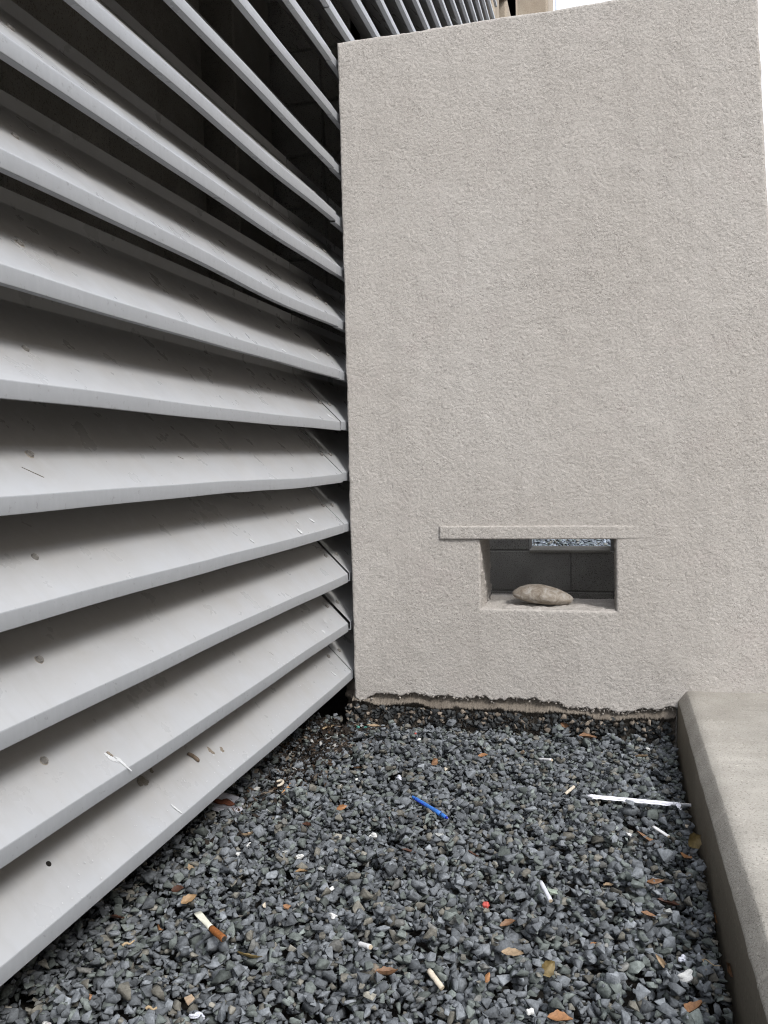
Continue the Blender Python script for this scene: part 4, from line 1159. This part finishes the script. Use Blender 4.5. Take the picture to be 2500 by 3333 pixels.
tag(link(bpy.data.objects.new('leaf_litter', fast_mesh('leaf_litter', V, F, m_lt, False, np.array(C_)))), 'dark crumbled leaf litter drifted under the lowest slat by the wall corner', 'leaf litter', kind='stuff')

# cup lid under the slat
m_lid, nt, b = mat_new('lid_plastic', (.42, .42, .46), .3, .5); m_lr = m_simple('lid_rust_stain', (.16, .06, .035), .7, .3, .4, 200)
xa, ya, xb, yb = LID; cx_, cy_ = (xa + xb) / 2 - .035, (ya + yb) / 2 + .02; z = surf(cx_ + .03, cy_, .02) - .006
root = tag(empty('cup_lid', (cx_, cy_, z)), 'crushed grey plastic cup lid poking out from under the lowest slat', 'lid'); root.rotation_euler = (.12, .18, 0)
n_ = 40; prof = [(0, .001), (.030, .0012), (.033, .006), (.041, .0065), (.044, .002), (.046, .0015)]
V, F = [], []
for (rr, zz) in prof:
    for k in range(n_): a = 2 * math.pi * k / n_; V.append((rr * math.cos(a) * 1.15, rr * math.sin(a) * .9, zz + .002 * math.sin(3 * a) * rr / .046))
for i in range(len(prof) - 1):
    for k in range(n_): F.append((i * n_ + k, (i + 1) * n_ + k, (i + 1) * n_ + (k + 1) % n_, i * n_ + (k + 1) % n_))
mesh_obj('rim', V, F, m_lid, root, True)
V, F, _ = bit_mesh('crumple', .035, 77); o = mesh_obj('stain', [(x, y, z * .15 + .004) for x, y, z in V], F, m_lr, root, True)

# slug on the lowest slat
m_sl = m_simple('slug_skin', (.12, .085, .055), .45, .5, .45, 260, .5)
ez = Vector((math.sin(SL), 0, math.cos(SL))); ey = Vector((-math.cos(SL), 0, math.sin(SL))); base = Vector((LIPX - .0517, 1.555, fold_z(8) + .0517 * 1.0135)) + ez * .0030
pts = [(-.012, .012), (-.009, .011), (-.005, .008), (-.001, .004), (.002, -.001), (.0035, -.006), (.0035, -.010), (.0025, -.0125)]
V, F = tube([tuple(Vector((0, 1, 0)) * a * .9 + ey * c * 1.1 + ez * (.0005 * math.sin(i))) for i, (a, c) in enumerate(pts)], [.0012, .0030, .0036, .0038, .0037, .0042, .0036, .0014], 14)
o = mesh_obj('slug', V, F, m_sl, None, True); o.location = base
tag(o, 'small brown slug curled on the lowest louvre slat', 'slug')

# white curled grub-like paper by the tan filter
pts = [(WORM[0] + .010 * math.cos(a) + .004, WORM[1] - .008 + .018 * math.sin(a), surf(WORM[0], WORM[1], .012) + .004) for a in np.linspace(-1.2, 2.6, 10)]
V, F = tube(pts, [.002, .003, .0034, .0036, .0036, .0034, .0034, .0032, .003, .0022], 12)
tag(mesh_obj('paper_curl', V, F, BM['cream'], None, True), 'curled off-white paper roll touching the tan cigarette filter', 'scrap')

# river stone resting in the opening
bm = bmesh.new(); bmesh.ops.create_icosphere(bm, subdivisions=5, radius=1)
for v in bm.verts:
    c = v.co.copy(); x = c.x
    h_ = (1.02 - .20 * x - .12 * x * x) if c.z > 0 else (.74 + .10 * x)
    n_ = .018 * math.sin(4 * c.x + 2 * c.z) + .014 * math.sin(7 * c.y + 3 * c.x + 1) + .008 * math.sin(13 * c.x + 9 * c.z)
    v.co = Vector((x * (.0905 + .002 * c.z), c.y * .055, c.z * .0325 * h_ - .003 * x)) * (1 + n_)
V = [tuple(v.co) for v in bm.verts]; F = [tuple(v.index for v in f.verts) for f in bm.faces]; bm.free()
m_rs, nt, b = mat_new('river_stone', rough=.8, spec=.3); v = n_coord(nt)
c = n_ramp(nt, n_noise(nt, v, 40, 6, .7, .8), [(0.3, (.15, .12, .09)), (0.5, (.27, .235, .195)), (0.7, (.42, .40, .37))])
c = n_mix(nt, n_ramp(nt, n_noise(nt, v, 160, 4, .7), [(0.58, 0.0), (0.7, .6)]), c, (.13, .09, .06))
nt.links.new(c, b.inputs['Base Color']); n_bump(nt, b, n_noise(nt, v, 120, 5, .6), .35, .002)
o = mesh_obj('river_stone', V, F, m_rs, None, True); o.location = (-.197, FRONT + .092, HZ0 + .0240); o.rotation_euler = (0, .05, .06)
tag(o, 'smooth flat tan river stone resting on the sill of the wall opening', 'stone')

# slim pole far off against the sky
V, F = tube([(-1.052, 20, -.06), (-1.052, 20, 6), (-1.052, 20, 13)], [.06, .05, .04], 12)
o = mesh_obj('light_pole', V, F, m_simple('pole_paint', (.45, .47, .52), .5, .4, .05, 20, 0), None, True)
tag(o, 'slim pale pole far off against the sky above the wall', 'pole')
